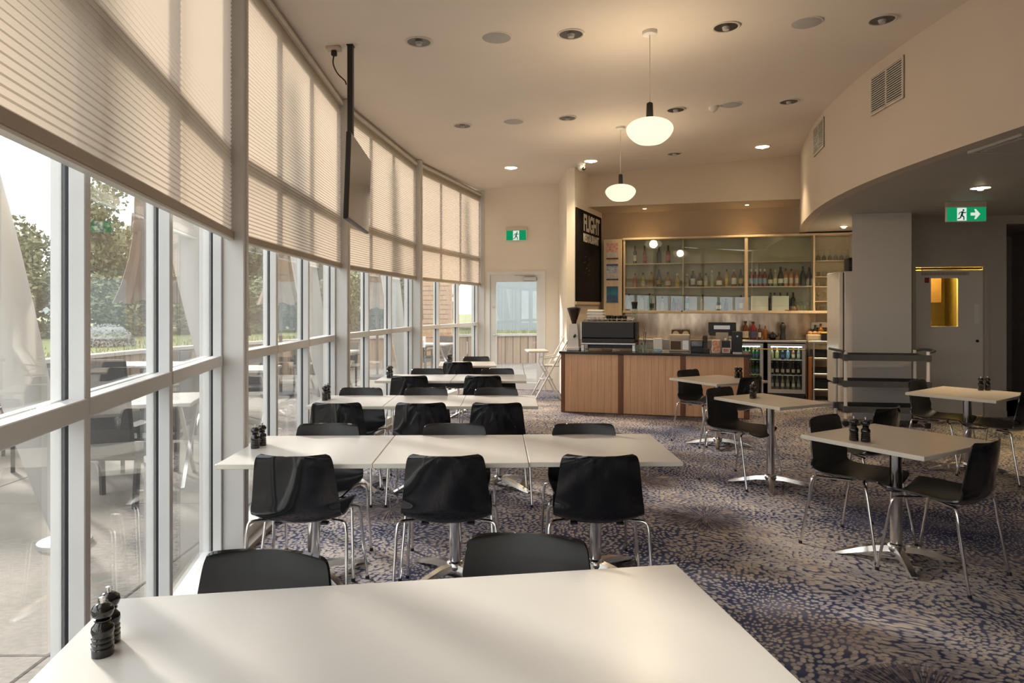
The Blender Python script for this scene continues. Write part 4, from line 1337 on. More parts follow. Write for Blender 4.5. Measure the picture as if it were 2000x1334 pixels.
# --- timber counter
CL = bu(1464, 0.0)
ct = bar_thing('bar_counter', 'timber-fronted bar counter with dark upright posts', 'counter', 0, 0)
edges = [bu(p, 0.0) for p in (1095.5, 1103, 1207, 1217.5, 1328.5, 1339, 1453, 1464)]
m = MB(); m.box(0.02, CL - 0.02, 0.03, 0.78, 0, 0.86); m.build('carcass', 'wood_post', ct)
for k in range(4):
    m = MB(); m.bbox(edges[2 * k], edges[2 * k + 1], 0.0, 0.06, 0.0, 0.865, 0.003); m.build('upright', 'wood_post', ct)
for k in range(3):
    x0, x1 = edges[2 * k + 1], edges[2 * k + 2]
    nb = 8
    wd = (x1 - x0) / nb
    m = MB(); m.bbox(0.0004, wd - 0.0004, 0.0, 0.022, 0.012, 0.862, 0.0012)
    me = m.mesh('board', 'wood_panel')
    for q in range(nb):
        link('board', me, ct, (x0 + q * wd, 0.008 + 0.0008 * ((q * 7) % 3), 0))
m = MB(); m.bbox(CL - 0.02, CL + 0.0, 0.06, 0.78, 0, 0.865, 0.003); m.build('end_panel', 'wood_post', ct)
m = MB(); m.bbox(-0.02, CL + 0.04, -0.03, 0.80, 0.866, 0.90, 0.004)
tag(m.build('counter_top', 'granite_black', loc=B(0, 0), rz=BAR_RZ), 'polished black stone top of the bar counter', 'worktop')
CT = 0.90

# --- espresso machine
em = bar_thing('espresso_machine', 'large matte black espresso machine on the counter', 'coffee machine', bu(1136, 0.18), 0.18, CT)
W_ = bu(1237, 0.18) - bu(1134, 0.18)
m = MB(); m.bbox(0, W_, 0.03, 0.50, 0.20, 0.44, 0.012); m.build('body', 'dark_grey_plastic', em)
m = MB(); m.bbox(0.01, W_ - 0.01, 0.0, 0.032, 0.195, 0.435, 0.008); m.build('back_panel', 'dark_grey_plastic', em)
m = MB(); m.bbox(0.0, W_, 0.01, 0.50, 0.125, 0.188, 0.006); m.build('lower_panel', 'dark_grey_plastic', em)
m = MB(); m.bbox(-0.015, W_ + 0.015, 0.0, 0.52, 0.095, 0.122, 0.005); m.build('base_rail', 'brushed_steel', em)
for x in (-0.012, W_ - 0.035):
    for y in (0.005, 0.46):
        m = MB(); m.bbox(x, x + 0.05, y, y + 0.05, 0, 0.095, 0.005); m.build('leg', 'brushed_steel', em)
m = MB(); m.box(0.06, W_ - 0.06, 0.20, 0.42, 0.03, 0.094); m.build('drip_tray', 'black_plastic', em)
m = MB(); m.bbox(-0.03, -0.002, 0.05, 0.48, 0.16, 0.43, 0.006); m.build('side_panel', 'brushed_steel', em)
m = MB(); m.bbox(W_ + 0.002, W_ + 0.03, 0.05, 0.48, 0.16, 0.43, 0.006); m.build('side_panel', 'black_plastic', em)
for a, b_ in (((0.02, 0.06, 0.47), (W_ - 0.02, 0.06, 0.47)), ((0.02, 0.46, 0.47), (W_ - 0.02, 0.46, 0.47))):
    m = MB(); m.tube([a, b_], 0.006, 6); m.build('cup_rail', 'chrome', em)
for xx in (0.03, W_ / 2, W_ - 0.03):
    m = MB(); m.tube([(xx, 0.06, 0.435), (xx, 0.06, 0.47)], 0.006, 6); m.build('rail_post', 'chrome', em)
def cup_mesh(r, h, mat):
    m = MB(); m.lathe([(r * 0.6, 0), (r * 0.7, h * 0.06), (r * 0.95, h * 0.6), (r, h), (r * 0.93, h), (r * 0.86, h * 0.6), (r * 0.55, h * 0.12)], 16)
    return m.mesh('bowl', mat, 45)
def cup(u, v, z, r, h, mat, label, group, name='coffee_cup', saucer=False):
    t = bar_thing(name, label, 'cup', u, v, z, group, rng.uniform(-40, 40))
    link('bowl', cup_mesh(r, h, mat), t)
    m = MB(); m.tube(crom([(r * 0.9, 0, h * 0.85), (r * 1.45, 0, h * 0.75), (r * 1.4, 0, h * 0.4), (r * 0.8, 0, h * 0.3)], 4), 0.004, 6); m.build('handle', mat, t, smooth=60)
ez = CT + 0.445
ue = bu(1136, 0.18)
for q, du in enumerate((0.10, 0.165, 0.23)):
    cup(ue + du + 0.06, 0.30, ez, 0.036, 0.06, 'white_enamel', ('left', 'middle', 'right')[q] + ' white cup on top of the espresso machine, front row', 'cups on the espresso machine')
tw = bar_thing('folded_towels', 'pile of folded white tea towels on the espresso machine', 'towels', ue + 0.05, 0.36, ez)
for q in range(4):
    m = MB(); m.bbox(0.0 + 0.006 * (q % 2), 0.28 - 0.01 * q, 0, 0.16, 0.0 + q * 0.042, 0.04 + q * 0.042, 0.012); m.build('towel', 'paper_white', tw)
for q in range(4):
    cup(ue + 0.385 + 0.078 * q, 0.36, ez, 0.038, 0.075, 'black_plastic', ('first', 'second', 'third', 'fourth')[q] + ' black cup from the left on the espresso machine', 'cups on the espresso machine')
cup(ue + 0.70, 0.30, ez, 0.04, 0.06, 'white_enamel', 'single white cup at the right end of the espresso machine', 'cups on the espresso machine')
jr = bar_thing('takeaway_cups', 'stack of clear cups and lids at the right of the espresso machine', 'cups', ue + 0.76, 0.42, ez)
for q in range(3):
    m = MB(); m.lathe([(0.035, 0), (0.046, 0.085), (0.05, 0.09), (0.05, 0.1), (0.02, 0.11)], 16); m.build('cup', 'clear_glass' if q < 2 else 'dark_grey_plastic', jr, smooth=40, loc=(0, 0, q * 0.09))
# --- grinder
gr = bar_thing('coffee_grinder', 'white coffee grinder with brown bean hopper at the counter end', 'grinder', bu(1121, 0.3), 0.3, CT)
m = MB(); m.bbox(-0.10, 0.10, -0.12, 0.14, 0, 0.05, 0.01); m.build('base', 'white_enamel', gr)
m = MB()
m.add([(-0.085, -0.085, 0.05), (0.085, -0.085, 0.05), (0.085, 0.12, 0.05), (-0.085, 0.12, 0.05), (-0.06, -0.06, 0.40), (0.06, -0.06, 0.40), (0.06, 0.09, 0.40), (-0.06, 0.09, 0.40)],
      [(3, 2, 1, 0), (4, 5, 6, 7), (0, 1, 5, 4), (1, 2, 6, 5), (2, 3, 7, 6), (3, 0, 4, 7)])
m.build('body', 'white_enamel', gr)
m = MB(); m.lathe([(0.035, 0.40), (0.04, 0.43), (0.095, 0.60), (0.10, 0.61), (0.10, 0.625)], 20); hp = m.build('bean_hopper', 'hopper_brown', gr, smooth=40)
m = MB(); m.lathe([(0.103, 0.625), (0.103, 0.638), (0.05, 0.65), (0.02, 0.655)], 20); m.build('hopper_lid', 'black_plastic', hp, smooth=40)
m = MB(); m.tube([(0.03, -0.085, 0.23), (0.03, -0.15, 0.21)], 0.018, 8); m.build('chute', 'dark_grey_plastic', gr, smooth=50)
m = MB(); m.tube(crom([(-0.1, 0.05, 0.03), (-0.16, 0.04, 0.12), (-0.20, 0.06, 0.20)], 4), 0.005, 6); m.build('cable', 'rail_white', gr)

# --- other things on the counter
def box_thing(name, label, cat, px0, px1, v, z0, h, d, mat, extra=None, group=None):
    u0, u1 = bu(px0, v), bu(px1, v)
    t = bar_thing(name, label, cat, (u0 + u1) / 2, v, z0, group)
    w2 = (u1 - u0) / 2
    m = MB(); m.bbox(-w2, w2, 0, d, 0, h, min(0.006, h / 5, d / 5)); m.build('body', mat, t)
    if extra: extra(t, w2, h, d)
    return t
def ex_card(mat2, z0, z1):
    def f(t, w2, h, d):
        m = MB(); m.box(-w2 * 0.9, w2 * 0.9, -0.002, 0.0, h * z0, h * z1); m.build('print', mat2, t)
    return f
box_thing('menu_card', 'white menu card with a blue foot, beside the espresso machine', 'card', 1276, 1293.5, 0.22, CT, 0.20, 0.03, 'paper_white', ex_card('card_blue', 0.03, 0.2))
def ex_micro(t, w2, h, d):
    m = MB(); m.box(-w2 * 0.85, w2 * 0.15, -0.003, 0.0, h * 0.12, h * 0.62); m.build('door_window', 'brown_dark', t)
    m = MB(); m.box(-w2 * 0.95, w2 * 0.95, -0.004, 0.0, h * 0.76, h * 0.88); m.build('vent_strip', 'beige_plastic', t)
    m = MB(); m.bbox(w2 * 0.3, w2 * 0.9, -0.006, 0.0, h * 0.1, h * 0.66, 0.002); m.build('control_panel', 'brushed_steel', t)
box_thing('toaster_oven', 'small beige toaster oven at the middle of the counter', 'oven', 1307, 1347, 0.38, CT, 0.245, 0.3, 'beige_plastic', ex_micro)
def ex_pos(t, w2, h, d):
    m = MB(); m.bbox(-w2 * 0.92, w2 * 0.92, -0.02, 0.0, h * 0.52, h * 0.98, 0.003); m.build('keypad', 'black_gloss', t)
    m = MB(); m.box(-w2 * 0.8, w2 * 0.2, -0.022, -0.02, h * 0.48, h * 0.52); m.build('slot', 'dark_grey_plastic', t)
box_thing('receipt_printer', 'squat black receipt printer on the counter', 'printer', 1349, 1373, 0.20, CT, 0.17, 0.16, 'black_plastic', ex_pos)
th_ = bar_thing('card_terminal', 'slim black card terminal standing beside the receipt printer', 'card terminal', bu(1379, 0.16), 0.16, CT)
m = MB(); m.bbox(-0.05, 0.05, 0, 0.14, 0, 0.06, 0.006); m.build('cradle', 'black_plastic', th_)
m = MB(); m.bbox(-0.035, 0.03, -0.02, 0.02, 0.0, 0.2, 0.006, Matrix.Translation((-0.01, 0.06, 0.05)) @ Matrix.Rotation(R(-16), 4, 'X')); tb = m.build('handset', 'dark_grey_plastic', th_)
m = MB(); m.box(-0.028, 0.023, -0.023, -0.02, 0.1, 0.18, Matrix.Translation((-0.01, 0.06, 0.05)) @ Matrix.Rotation(R(-16), 4, 'X')); m.build('display', 'black_gloss', tb)
box_thing('leaflet_holder', 'orange and white leaflet standing on the counter', 'leaflet', 1390.5, 1407, 0.12, CT, 0.19, 0.04, 'paper_white', ex_card('card_orange', 0.04, 0.96))
def ex_tip(t, w2, h, d):
    m = MB(); m.box(-w2 * 0.95, w2 * 0.95, -0.003, 0.0, h * 0.04, h * 0.44); m.build('name_label', 'paper_white', t)
    m = MB(); m.box(-w2 * 0.65, w2 * 0.65, -0.005, -0.003, h * 0.10, h * 0.36); m.build('red_print', 'card_redtext', t)
    m = MB(); m.lathe([(0.018, h), (0.02, h + 0.02), (0.012, h + 0.03)], 12, cy=d / 2); m.build('button', 'white_plastic', t, smooth=40)
box_thing('tip_box', 'small black box with a white and red label on the counter', 'box', 1410, 1426, 0.12, CT, 0.18, 0.1, 'black_plastic', ex_tip)
def ex_till(t, w2, h, d):
    m = MB(); m.box(-w2 * 0.9, w2 * 0.9, -0.03, 0.0, 0, h * 0.06); m.build('paper_slip', 'paper_white', t)
    m = MB(); m.lathe([(0.012, -0.004), (0.012, 0.004)], 12, Matrix.Translation((0, -0.004, h * 0.78)) @ Matrix.Rotation(R(90), 4, 'X')); m.build('badge', 'brushed_steel', t)
box_thing('till_printer', 'tall black docket printer near the right end of the counter', 'printer', 1430, 1450, 0.14, CT, 0.31, 0.2, 'black_plastic', ex_till)
ps = bar_thing('till_screen', 'black till touchscreen on a pale stand, seen from behind', 'screen', bu(1410.5, 0.42), 0.42, CT)
ws = (bu(1438, 0.42) - bu(1383.5, 0.42)) / 2
m = MB()
m.add([(x * ws, y, z) for y in (0.0, 0.05) for x, z in ((-0.92, 0.235), (0.92, 0.235), (1.0, 0.29), (1.0, 0.43), (-1.0, 0.43), (-1.0, 0.29))],
      [tuple(range(6)), tuple(range(11, 5, -1))] + [(i, 6 + i, 6 + (i + 1) % 6, (i + 1) % 6) for i in range(6)])
mo = m.build('monitor', 'black_plastic', ps)
m = MB(); m.box(-ws * 0.6, ws * 0.55, -0.006, 0.0, 0.33, 0.385); m.build('vent_plate', 'brushed_steel', mo)
m = MB(); m.bbox(-0.09, 0.09, -0.02, 0.06, 0.05, 0.285, 0.01); m.build('stand', 'beige_plastic', ps)
m = MB(); m.bbox(-0.15, 0.15, -0.06, 0.16, 0.0, 0.05, 0.01); m.build('foot', 'beige_plastic', ps)
# tumblers beside the espresso machine
def tumbler_mesh(r, h, mat):
    m = MB(); m.lathe([(r * 0.8, 0), (r * 0.82, 0.004), (r, h), (r * 0.93, h), (r * 0.76, 0.01)], 16)
    return m.mesh('glass', mat, 45)
TB = tumbler_mesh(0.036, 0.10, 'clear_glass')
for q, (px, v) in enumerate(((1244, 0.14), (1252, 0.16), (1261, 0.14), (1270, 0.2))):
    o = link('tumbler', TB, None, B(bu(px, v), v, CT))
    tag(o, ('first', 'second', 'third', 'fourth')[q] + ' tumbler from the left beside the espresso machine', 'glass', 'tumblers on the counter')
bd = bar_thing('serving_board', 'brown timber board standing upright behind the espresso machine', 'board', bu(1244, 0.62), 0.62, CT)
m = MB(); m.bbox(-0.03, 0.03, 0, 0.02, 0, 0.36, 0.004); m.build('plank', 'wood_orange', bd)
m = MB(); m.box(-0.012, 0.012, 0.004, 0.016, 0.36, 0.42); m.build('grip', 'wood_orange', bd)
ut = bar_thing('utensil_jar', 'steel jar of long spoons on the back of the counter', 'jar', bu(1257, 0.58), 0.58, CT)
m = MB(); m.lathe([(0.042, 0), (0.045, 0.11), (0.041, 0.11), (0.038, 0.01)], 16); m.build('jar', 'brushed_steel', ut, smooth=40)
for q, (dx, dy, hh) in enumerate(((-0.03, 0.01, 0.30), (0.01, -0.02, 0.33), (0.035, 0.01, 0.28))):
    m = MB(); m.tube([(dx * 0.4, dy * 0.4, 0.012), (dx, dy, hh)], 0.005, 6); m.build('spoon', ('wood_pale', 'brushed_steel', 'black_plastic')[q], ut)

# --- back wall: splashback, back bench, fridges
m = MB(); m.box(0.42, 3.95, 2.935, 2.95, 0.98, 1.44)
struct(m.build('wall_splashback', 'splash_steel', loc=BAR0, rz=BAR_RZ))
VB = 2.36
ub0, ub1 = bu(1236, VB), bu(1575, VB)
bk = bar_thing('back_bench', 'stainless back bench running over the fridges', 'bench', 0, 0)
m = MB(); m.bbox(ub0, ub1, VB - 0.02, 2.93, 0.955, 0.99, 0.004); m.build('bench_top', 'brushed_steel', bk)
uf0 = bu(1448, VB)
m = MB(); m.box(ub0 + 0.02, uf0 - 0.1, VB + 0.03, 2.92, 0.08, 0.955); m.build('cupboard', 'brushed_steel', bk)
BT = 0.99
def fridge(label, px0, px1):
    u0, u1 = bu(px0, VB), bu(px1, VB)
    t = bar_thing('bar_fridge', label, 'fridge', u0, VB, 0, 'glass-door bar fridges')
    w_ = u1 - u0
    H = 0.945
    m = MB()
    o = [(0, 0.06), (w_, 0.06), (w_, H), (0, H)]
    i_ = [(0.03, 0.16), (w_ - 0.03, 0.16), (w_ - 0.03, H - 0.04), (0.03, H - 0.04)]
    pv = [(x, 0.03, z) for x, z in o + i_] + [(x, 0.54, z) for x, z in o] + [(x, 0.50, z) for x, z in i_]
    fv_ = [(8, 11, 10, 9), (12, 13, 14, 15)]
    for k in range(4):
        j = (k + 1) % 4
        fv_ += [(k, j, 4 + j, 4 + k), (k, 8 + k, 8 + j, j), (4 + k, 4 + j, 12 + j, 12 + k)]
    m.add(pv, fv_); m.build('cabinet', 'dark_grey_plastic', t)
    m = MB(); m.box(0.01, w_ - 0.01, 0.05, 0.5, 0, 0.06); m.build('plinth', 'black_plastic', t)
    m = MB()
    o = [(0.004, 0.10), (w_ - 0.004, 0.10), (w_ - 0.004, H - 0.012), (0.004, H - 0.012)]
    i_ = [(0.055, 0.165), (w_ - 0.055, 0.165), (w_ - 0.055, H - 0.055), (0.055, H - 0.055)]
    pv = [(x, 0.0, z) for x, z in o + i_] + [(x, 0.03, z) for x, z in o + i_]
    fv_ = []
    for k in range(4):
        j = (k + 1) % 4
        fv_ += [(k, j, 4 + j, 4 + k), (8 + k, 12 + k, 12 + j, 8 + j), (k, 8 + k, 8 + j, j), (4 + k, 4 + j, 12 + j, 12 + k)]
    m.add(pv, fv_); dr = m.build('door', 'brushed_steel', t)
    m = MB(); m.box(0.055, w_ - 0.055, 0.012, 0.017, 0.165, H - 0.055); m.build('pane', 'fridge_glass', dr)
    for z in (0.40, 0.655):
        m = MB(); m.box(0.032, w_ - 0.032, 0.07, 0.46, z - 0.008, z); m.build('shelf', 'white_enamel', t)
    m = MB(); m.bbox(0.05, w_ - 0.05, 0.06, 0.09, H - 0.075, H - 0.045, 0.004); m.build('light_tube', 'fridge_tube', t)
    return t, u0, w_
# bottle shapes (radius, height) from the base up
SH = {
    'wine': ([(0.034, 0), (0.037, 0.004), (0.037, 0.185), (0.030, 0.205), (0.016, 0.232), (0.0145, 0.29)], (0.0155, 0.262, 0.305), (0.05, 0.145)),
    'champagne': ([(0.04, 0), (0.042, 0.004), (0.042, 0.155), (0.033, 0.195), (0.019, 0.245), (0.0155, 0.285)], (0.018, 0.235, 0.31), (0.05, 0.12)),
    'spirit': ([(0.036, 0), (0.0385, 0.004), (0.0385, 0.175), (0.031, 0.195), (0.0155, 0.212), (0.0145, 0.25)], (0.0165, 0.24, 0.275), (0.04, 0.14)),
    'squat': ([(0.04, 0), (0.047, 0.006), (0.048, 0.11), (0.042, 0.14), (0.022, 0.165), (0.0165, 0.19), (0.0165, 0.215)], (0.019, 0.205, 0.24), (0.03, 0.10)),
    'slim': ([(0.028, 0), (0.030, 0.004), (0.030, 0.19), (0.024, 0.215), (0.0125, 0.24), (0.0115, 0.285)], (0.0135, 0.27, 0.31), (0.05, 0.15)),
    'short': ([(0.033, 0), (0.035, 0.004), (0.035, 0.12), (0.028, 0.145), (0.0135, 0.165), (0.0125, 0.195)], (0.0145, 0.185, 0.215), (0.03, 0.095)),
    'jug': ([(0.044, 0), (0.05, 0.006), (0.05, 0.15), (0.036, 0.20), (0.018, 0.235), (0.017, 0.26)], (0.022, 0.25, 0.285), (0.03, 0.13)),
    'beer': ([(0.028, 0), (0.030, 0.004), (0.030, 0.125), (0.024, 0.15), (0.0125, 0.18), (0.012, 0.215)], (0.0135, 0.21, 0.226), (0.04, 0.10)),
}
_mc = {}
def bottle_parts(shape, glass_m, cap_m, label_m):
    key = (shape, glass_m, cap_m, label_m)
    if key not in _mc:
        prof, (cr, c0, c1), (l0, l1) = SH[shape]
        pr = [(p.x, p.z) for p in crom([(r_, 0, z_) for r_, z_ in prof], 2)]
        m = MB(); m.lathe(pr, 14); body = m.mesh('body', glass_m, 45)
        m = MB(); m.lathe([(cr, c0), (cr, c1 - 0.003), (cr * 0.9, c1)], 12); cap = m.mesh('cap', cap_m, 40)
        lab = None
        if label_m:
            rl = max(r_ for r_, z_ in prof if l0 - 0.06 <= z_ <= l1 + 0.06) + 0.0008
            m = MB()
            for z in (l0, l1):
                for q in range(13):
                    a = R(-160 + 140 * q / 12)
                    m.v.append((rl * math.cos(a), rl * math.sin(a), z))
            for q in range(12): m.f.append((q, q + 1, 14 + q, 13 + q))
            lab = m.mesh('label', label_m, 60)
        _mc[key] = (body, cap, lab)
    return _mc[key]
def bottle(shape, glass_m, cap_m, label_m, label, u, v, z, group, s=1.0, name='bottle', cat='bottle'):
    t = bar_thing(name, label, cat, u, v, z, group)
    t.scale = (s, s, s)
    body, cap, lab = bottle_parts(shape, glass_m, cap_m, label_m)
    link('body', body, t); link('cap', cap, t)
    if lab: link('paper_label', lab, t)
    return t
f1, fu1, fw1 = fridge('left glass-door bar fridge, partly hidden by the counter end', 1440, 1491)
f2, fu2, fw2 = fridge('right glass-door bar fridge beside the open shelf stand', 1499, 1573.5)
for tag_, u0, w_, nb in (('left', fu1, fw1, 5), ('right', fu2, fw2, 6)):
    for row, z in enumerate((0.16, 0.40, 0.655)):
        for q in range(nb):
            uu = u0 + 0.085 + (w_ - 0.17) * q / (nb - 1)
            if tag_ == 'left': g, l_, c_ = ('glass_green', 'label_navy', 'label_white') if row else ('glass_green', 'label_green', 'label_gold')
            elif row == 2: g, l_, c_ = [('glass_yellow', 'label_green', 'label_white'), ('glass_yellow', 'label_green', 'label_white'), ('glass_dark', 'label_navy', 'black_plastic'), ('glass_blue', 'label_blue', 'label_white'), ('glass_amber', 'label_cream', 'label_gold'), ('glass_clear', 'label_cream', 'label_white')][q]
            elif row == 1: g, l_, c_ = ('glass_dark', 'label_cream', 'label_gold')
            else: g, l_, c_ = ('glass_clear', 'label_white', 'label_white')
            lb = {0: 'bottom', 1: 'middle', 2: 'top'}[row]
            bottle('beer', g, c_, l_, '%s small bottle on the %s shelf of the %s bar fridge' % (('first', 'second', 'third', 'fourth', 'fifth', 'sixth')[q], lb, tag_), uu, VB + 0.15 + 0.02 * (q % 2), z + 0.001, '%s shelf of the %s fridge' % (lb, tag_), 0.95, 'beer_bottle')
# open shelf stand between fridge and freezer
us0, us1 = bu(1577, 2.32), bu(1634, 2.32)
st = bar_thing('shelf_stand', 'open steel shelf stand between the fridge and the white freezer', 'shelf', us0, 2.32)
w_ = us1 - us0
for x in (0.10, w_ - 0.02):
    for y in (0.02, 0.5):
        m = MB(); m.box(x - 0.014, x + 0.014, y - 0.014, y + 0.014, 0, 0.955); m.build('post', 'brushed_steel', st)
for z in (0.16, 0.42, 0.68):
    m = MB(); m.bbox(0.10, w_, 0, 0.52, z, z + 0.03, 0.003); m.build('shelf_board', 'brushed_steel', st)
m = MB(); m.bbox(0.0, w_ + 0.02, -0.02, 0.54, 0.955, 0.99, 0.003); m.build('top_board', 'brushed_steel', st)
m = MB(); m.bbox(0.02, 0.075, 0.02, 0.5, 0.0, 0.72, 0.003); m.build('timber_side', 'wood_orange', st)
for q, (z, h) in enumerate(((0.19, 0.13), (0.45, 0.06), (0.71, 0.10))):
    t = bar_thing('storage_tub', ('bottom', 'middle', 'top')[q] + ' black tub inside the open shelf stand', 'tub', us0 + 0.13, 2.40, z, 'tubs in the shelf stand')
    m = MB(); m.bbox(0, w_ - 0.19, 0, 0.34, 0, h, 0.008); m.build('tub', 'black_plastic', t)
    m = MB(); m.bbox(-0.008, w_ - 0.182, -0.008, 0.348, h, h + 0.015, 0.004); m.build('rim', 'dark_grey_plastic', t)
# things on the stand
t = bar_thing('bread_basket', 'basket of bread rolls on the open shelf stand', 'basket', bu(1591, 2.5), 2.5, BT)
m = MB(); m.bbox(-0.12, 0.12, -0.08, 0.10, 0, 0.10, 0.01); m.build('basket', 'wood_pale', t)
for q, (dx, dy) in enumerate(((-0.07, 0), (0.01, 0.02), (0.075, -0.01))):
    m = MB(); m.lathe([(0.01, -0.02), (0.035, -0.005), (0.042, 0.015), (0.034, 0.035), (0.008, 0.045)], 12, cx=dx, cy=dy); m.build('bread_roll', 'bread_crust', t, smooth=60, loc=(0, 0, 0.11))
t = bar_thing('storage_crate', 'black crate with a yellow lid on the open shelf stand', 'crate', bu(1622, 2.45), 2.45, BT)
m = MB(); m.bbox(-0.15, 0.13, -0.08, 0.16, 0, 0.12, 0.008); m.build('crate', 'black_plastic', t)
m = MB(); m.bbox(-0.16, 0.14, -0.09, 0.17, 0.12, 0.145, 0.006); m.build('lid', 'yellow_plastic', t)
bottle('short', 'glass_amber', 'black_plastic', 'label_cream', 'amber sauce bottle above the bread basket', bu(1603, 2.72), 2.72, BT, 'bottles by the bread', 1.3)
bottle('short', 'glass_dark', 'black_plastic', 'label_white', 'dark sauce bottle left of the amber one above the bread', bu(1592, 2.74), 2.74, BT, 'bottles by the bread', 1.2)
t = bar_thing('paper_towel_box', 'white paper towel dispenser on the wall above the bread basket', 'dispenser', bu(1607, 2.8), 2.80, 1.17)
m = MB(); m.bbox(-0.17, 0.13, 0, 0.12, 0, 0.12, 0.008); m.build('case', 'white_enamel', t)
m = MB(); m.box(-0.12, 0.08, -0.003, 0.0, 0.005, 0.03); m.build('slot', 'dark_grey_plastic', t)
t = bar_thing('timber_panel', 'brown timber board on the wall beside the white freezer', 'board', bu(1627, 2.9), 2.90, 1.15)  # plain timber panel fixed to the wall
m = MB(); m.bbox(-0.07, 0.10, 0, 0.03, 0, 0.29, 0.004); m.build('plank', 'wood_orange', t)

# things on the back bench
def framed(px, label):
    t = bar_thing('framed_clock', label, 'frame', bu(px, 2.62), 2.62, BT, 'framed dials on the back bench')
    m = MB(); m.bbox(-0.075, 0.075, 0, 0.03, 0, 0.16, 0.008); m.build('frame', 'brown_dark', t)
    m = MB(); m.lathe([(0.056, -0.002), (0.056, 0.002)], 20, Matrix.Translation((0, -0.002, 0.08)) @ Matrix.Rotation(R(90), 4, 'X')); m.build('dial', 'label_cream', t)
framed(1320, 'left one of two small framed dials on the back bench')
framed(1339, 'right one of two small framed dials on the back bench')
bottle('jug', 'glass_brown', 'black_plastic', 'label_cream', 'large brown bottle with pale label, first on the steel bench', bu(1456, 2.55), 2.55, BT, 'bottles on the back bench', 1.12)
bottle('jug', 'glass_red', 'black_plastic', 'label_navy', 'large red bottle with a blue label on the steel bench', bu(1471, 2.55), 2.55, BT, 'bottles on the back bench', 1.1)
bottle('slim', 'glass_brown', 'black_plastic', 'label_cream', 'slim dark brown bottle between the red and amber bottles', bu(1483.5, 2.55), 2.55, BT, 'bottles on the back bench', 0.84)
bottle('spirit', 'glass_amber', 'brown_dark', None, 'plain amber bottle left of the black teapot', bu(1494.5, 2.55), 2.55, BT, 'bottles on the back bench', 0.88)
t = bar_thing('teapot', 'small black teapot on the steel bench', 'teapot', bu(1509, 2.55), 2.55, BT)
m = MB(); m.lathe([(0.035, 0), (0.055, 0.02), (0.068, 0.055), (0.06, 0.09), (0.035, 0.108)], 20); m.build('pot', 'black_gloss', t, smooth=60)
m = MB(); m.lathe([(0.036, 0.108), (0.03, 0.118), (0.012, 0.122), (0.014, 0.135), (0.004, 0.14)], 14); m.build('lid', 'black_gloss', t, smooth=50)
m = MB(); m.tube([(0.055, 0, 0.05), (0.085, 0, 0.08), (0.10, 0, 0.115)], 0.014, 8, r2=0.007); m.build('spout', 'black_gloss', t, smooth=50)
m = MB(); m.tube(crom([(-0.055, 0, 0.085), (-0.10, 0, 0.09), (-0.105, 0, 0.05), (-0.06, 0, 0.03)], 4), 0.006, 6); m.build('handle', 'black_gloss', t, smooth=50)
t = bar_thing('pepper_tower', 'tall dark grinder with pale base at the right of the bench', 'grinder', bu(1529, 2.55), 2.55, BT)
m = MB(); m.lathe([(0.05, 0), (0.048, 0.06), (0.036, 0.12), (0.045, 0.19), (0.05, 0.24), (0.03, 0.275)], 16); m.build('body', 'dark_grey_plastic', t, smooth=50)
m = MB(); m.lathe([(0.02, 0.275), (0.026, 0.29), (0.012, 0.30)], 12); m.build('knob', 'black_gloss', t, smooth=50)
t = bar_thing('bench_mat', 'long thin black mat under the bench bottles', 'mat', bu(1448, 2.52), 2.46, BT)
m = MB(); m.box(0, bu(1545, 2.46) - bu(1448, 2.46), 0, 0.2, -0.001, 0.0); m.build('rubber', 'black_plastic', t)
t = bar_thing('towel_rail', 'long brass rail running in front of the fridges', 'rail', bu(1464, 2.0), 2.0, 0.86)
rl_ = bu(1576, 2.0) - bu(1464, 2.0)
m = MB(); m.tube([(0, 0, 0), (rl_, 0, 0)], 0.009, 8); m.build('bar', 'label_gold', t, smooth=50)
for xx in (0.02, rl_ - 0.01):
    m = MB(); m.lathe([(0.015, -0.015), (0.02, 0), (0.015, 0.015)], 10, cx=xx); m.build('bracket', 'brown_dark', t, smooth=50)
    m = MB(); m.tube([(xx, 0, -0.85), (xx, 0, 0)], 0.008, 6); m.build('support', 'brown_dark', t)
# --- white freezer at the pillar
fz = thing('upright_freezer', 'tall white upright freezer standing against the pillar', 'freezer', (4.885, 10.03, 0), R(-9))
m = MB(); m.bbox(0.0, 0.55, 0.0, 0.60, 0.09, 2.08, 0.012); m.build('cabinet', 'white_enamel', fz)
m = MB(); m.bbox(-0.075, -0.012, 0.005, 0.595, 0.42, 2.075, 0.012); dr = m.build('door', 'white_enamel', fz)
m = MB(); m.box(-0.012, 0.0, 0.01, 0.59, 0.42, 2.06); m.build('door_seal', 'gasket_black', dr)
m = MB(); m.bbox(-0.06, 0.0, 0.0, 0.60, 0.09, 0.39, 0.01); m.build('vent_panel', 'pillar_paint', fz)
for xx in (0.04, 0.50):
    m = MB(); m.box(xx - 0.03, xx + 0.03, 0.03, 0.57, 0, 0.09); m.build('foot_rail', 'dark_grey_plastic', fz)
t = thing('speaker_box', 'small black object standing on top of the white freezer', 'speaker', (4.96, 10.08, 2.08), R(-9))
m = MB(); m.bbox(0, 0.16, 0, 0.18, 0, 0.20, 0.012); m.build('cabinet', 'black_plastic', t)
m = MB(); m.box(0.015, 0.145, -0.004, 0.0, 0.02, 0.18); m.build('grille', 'dark_grey_plastic', t)

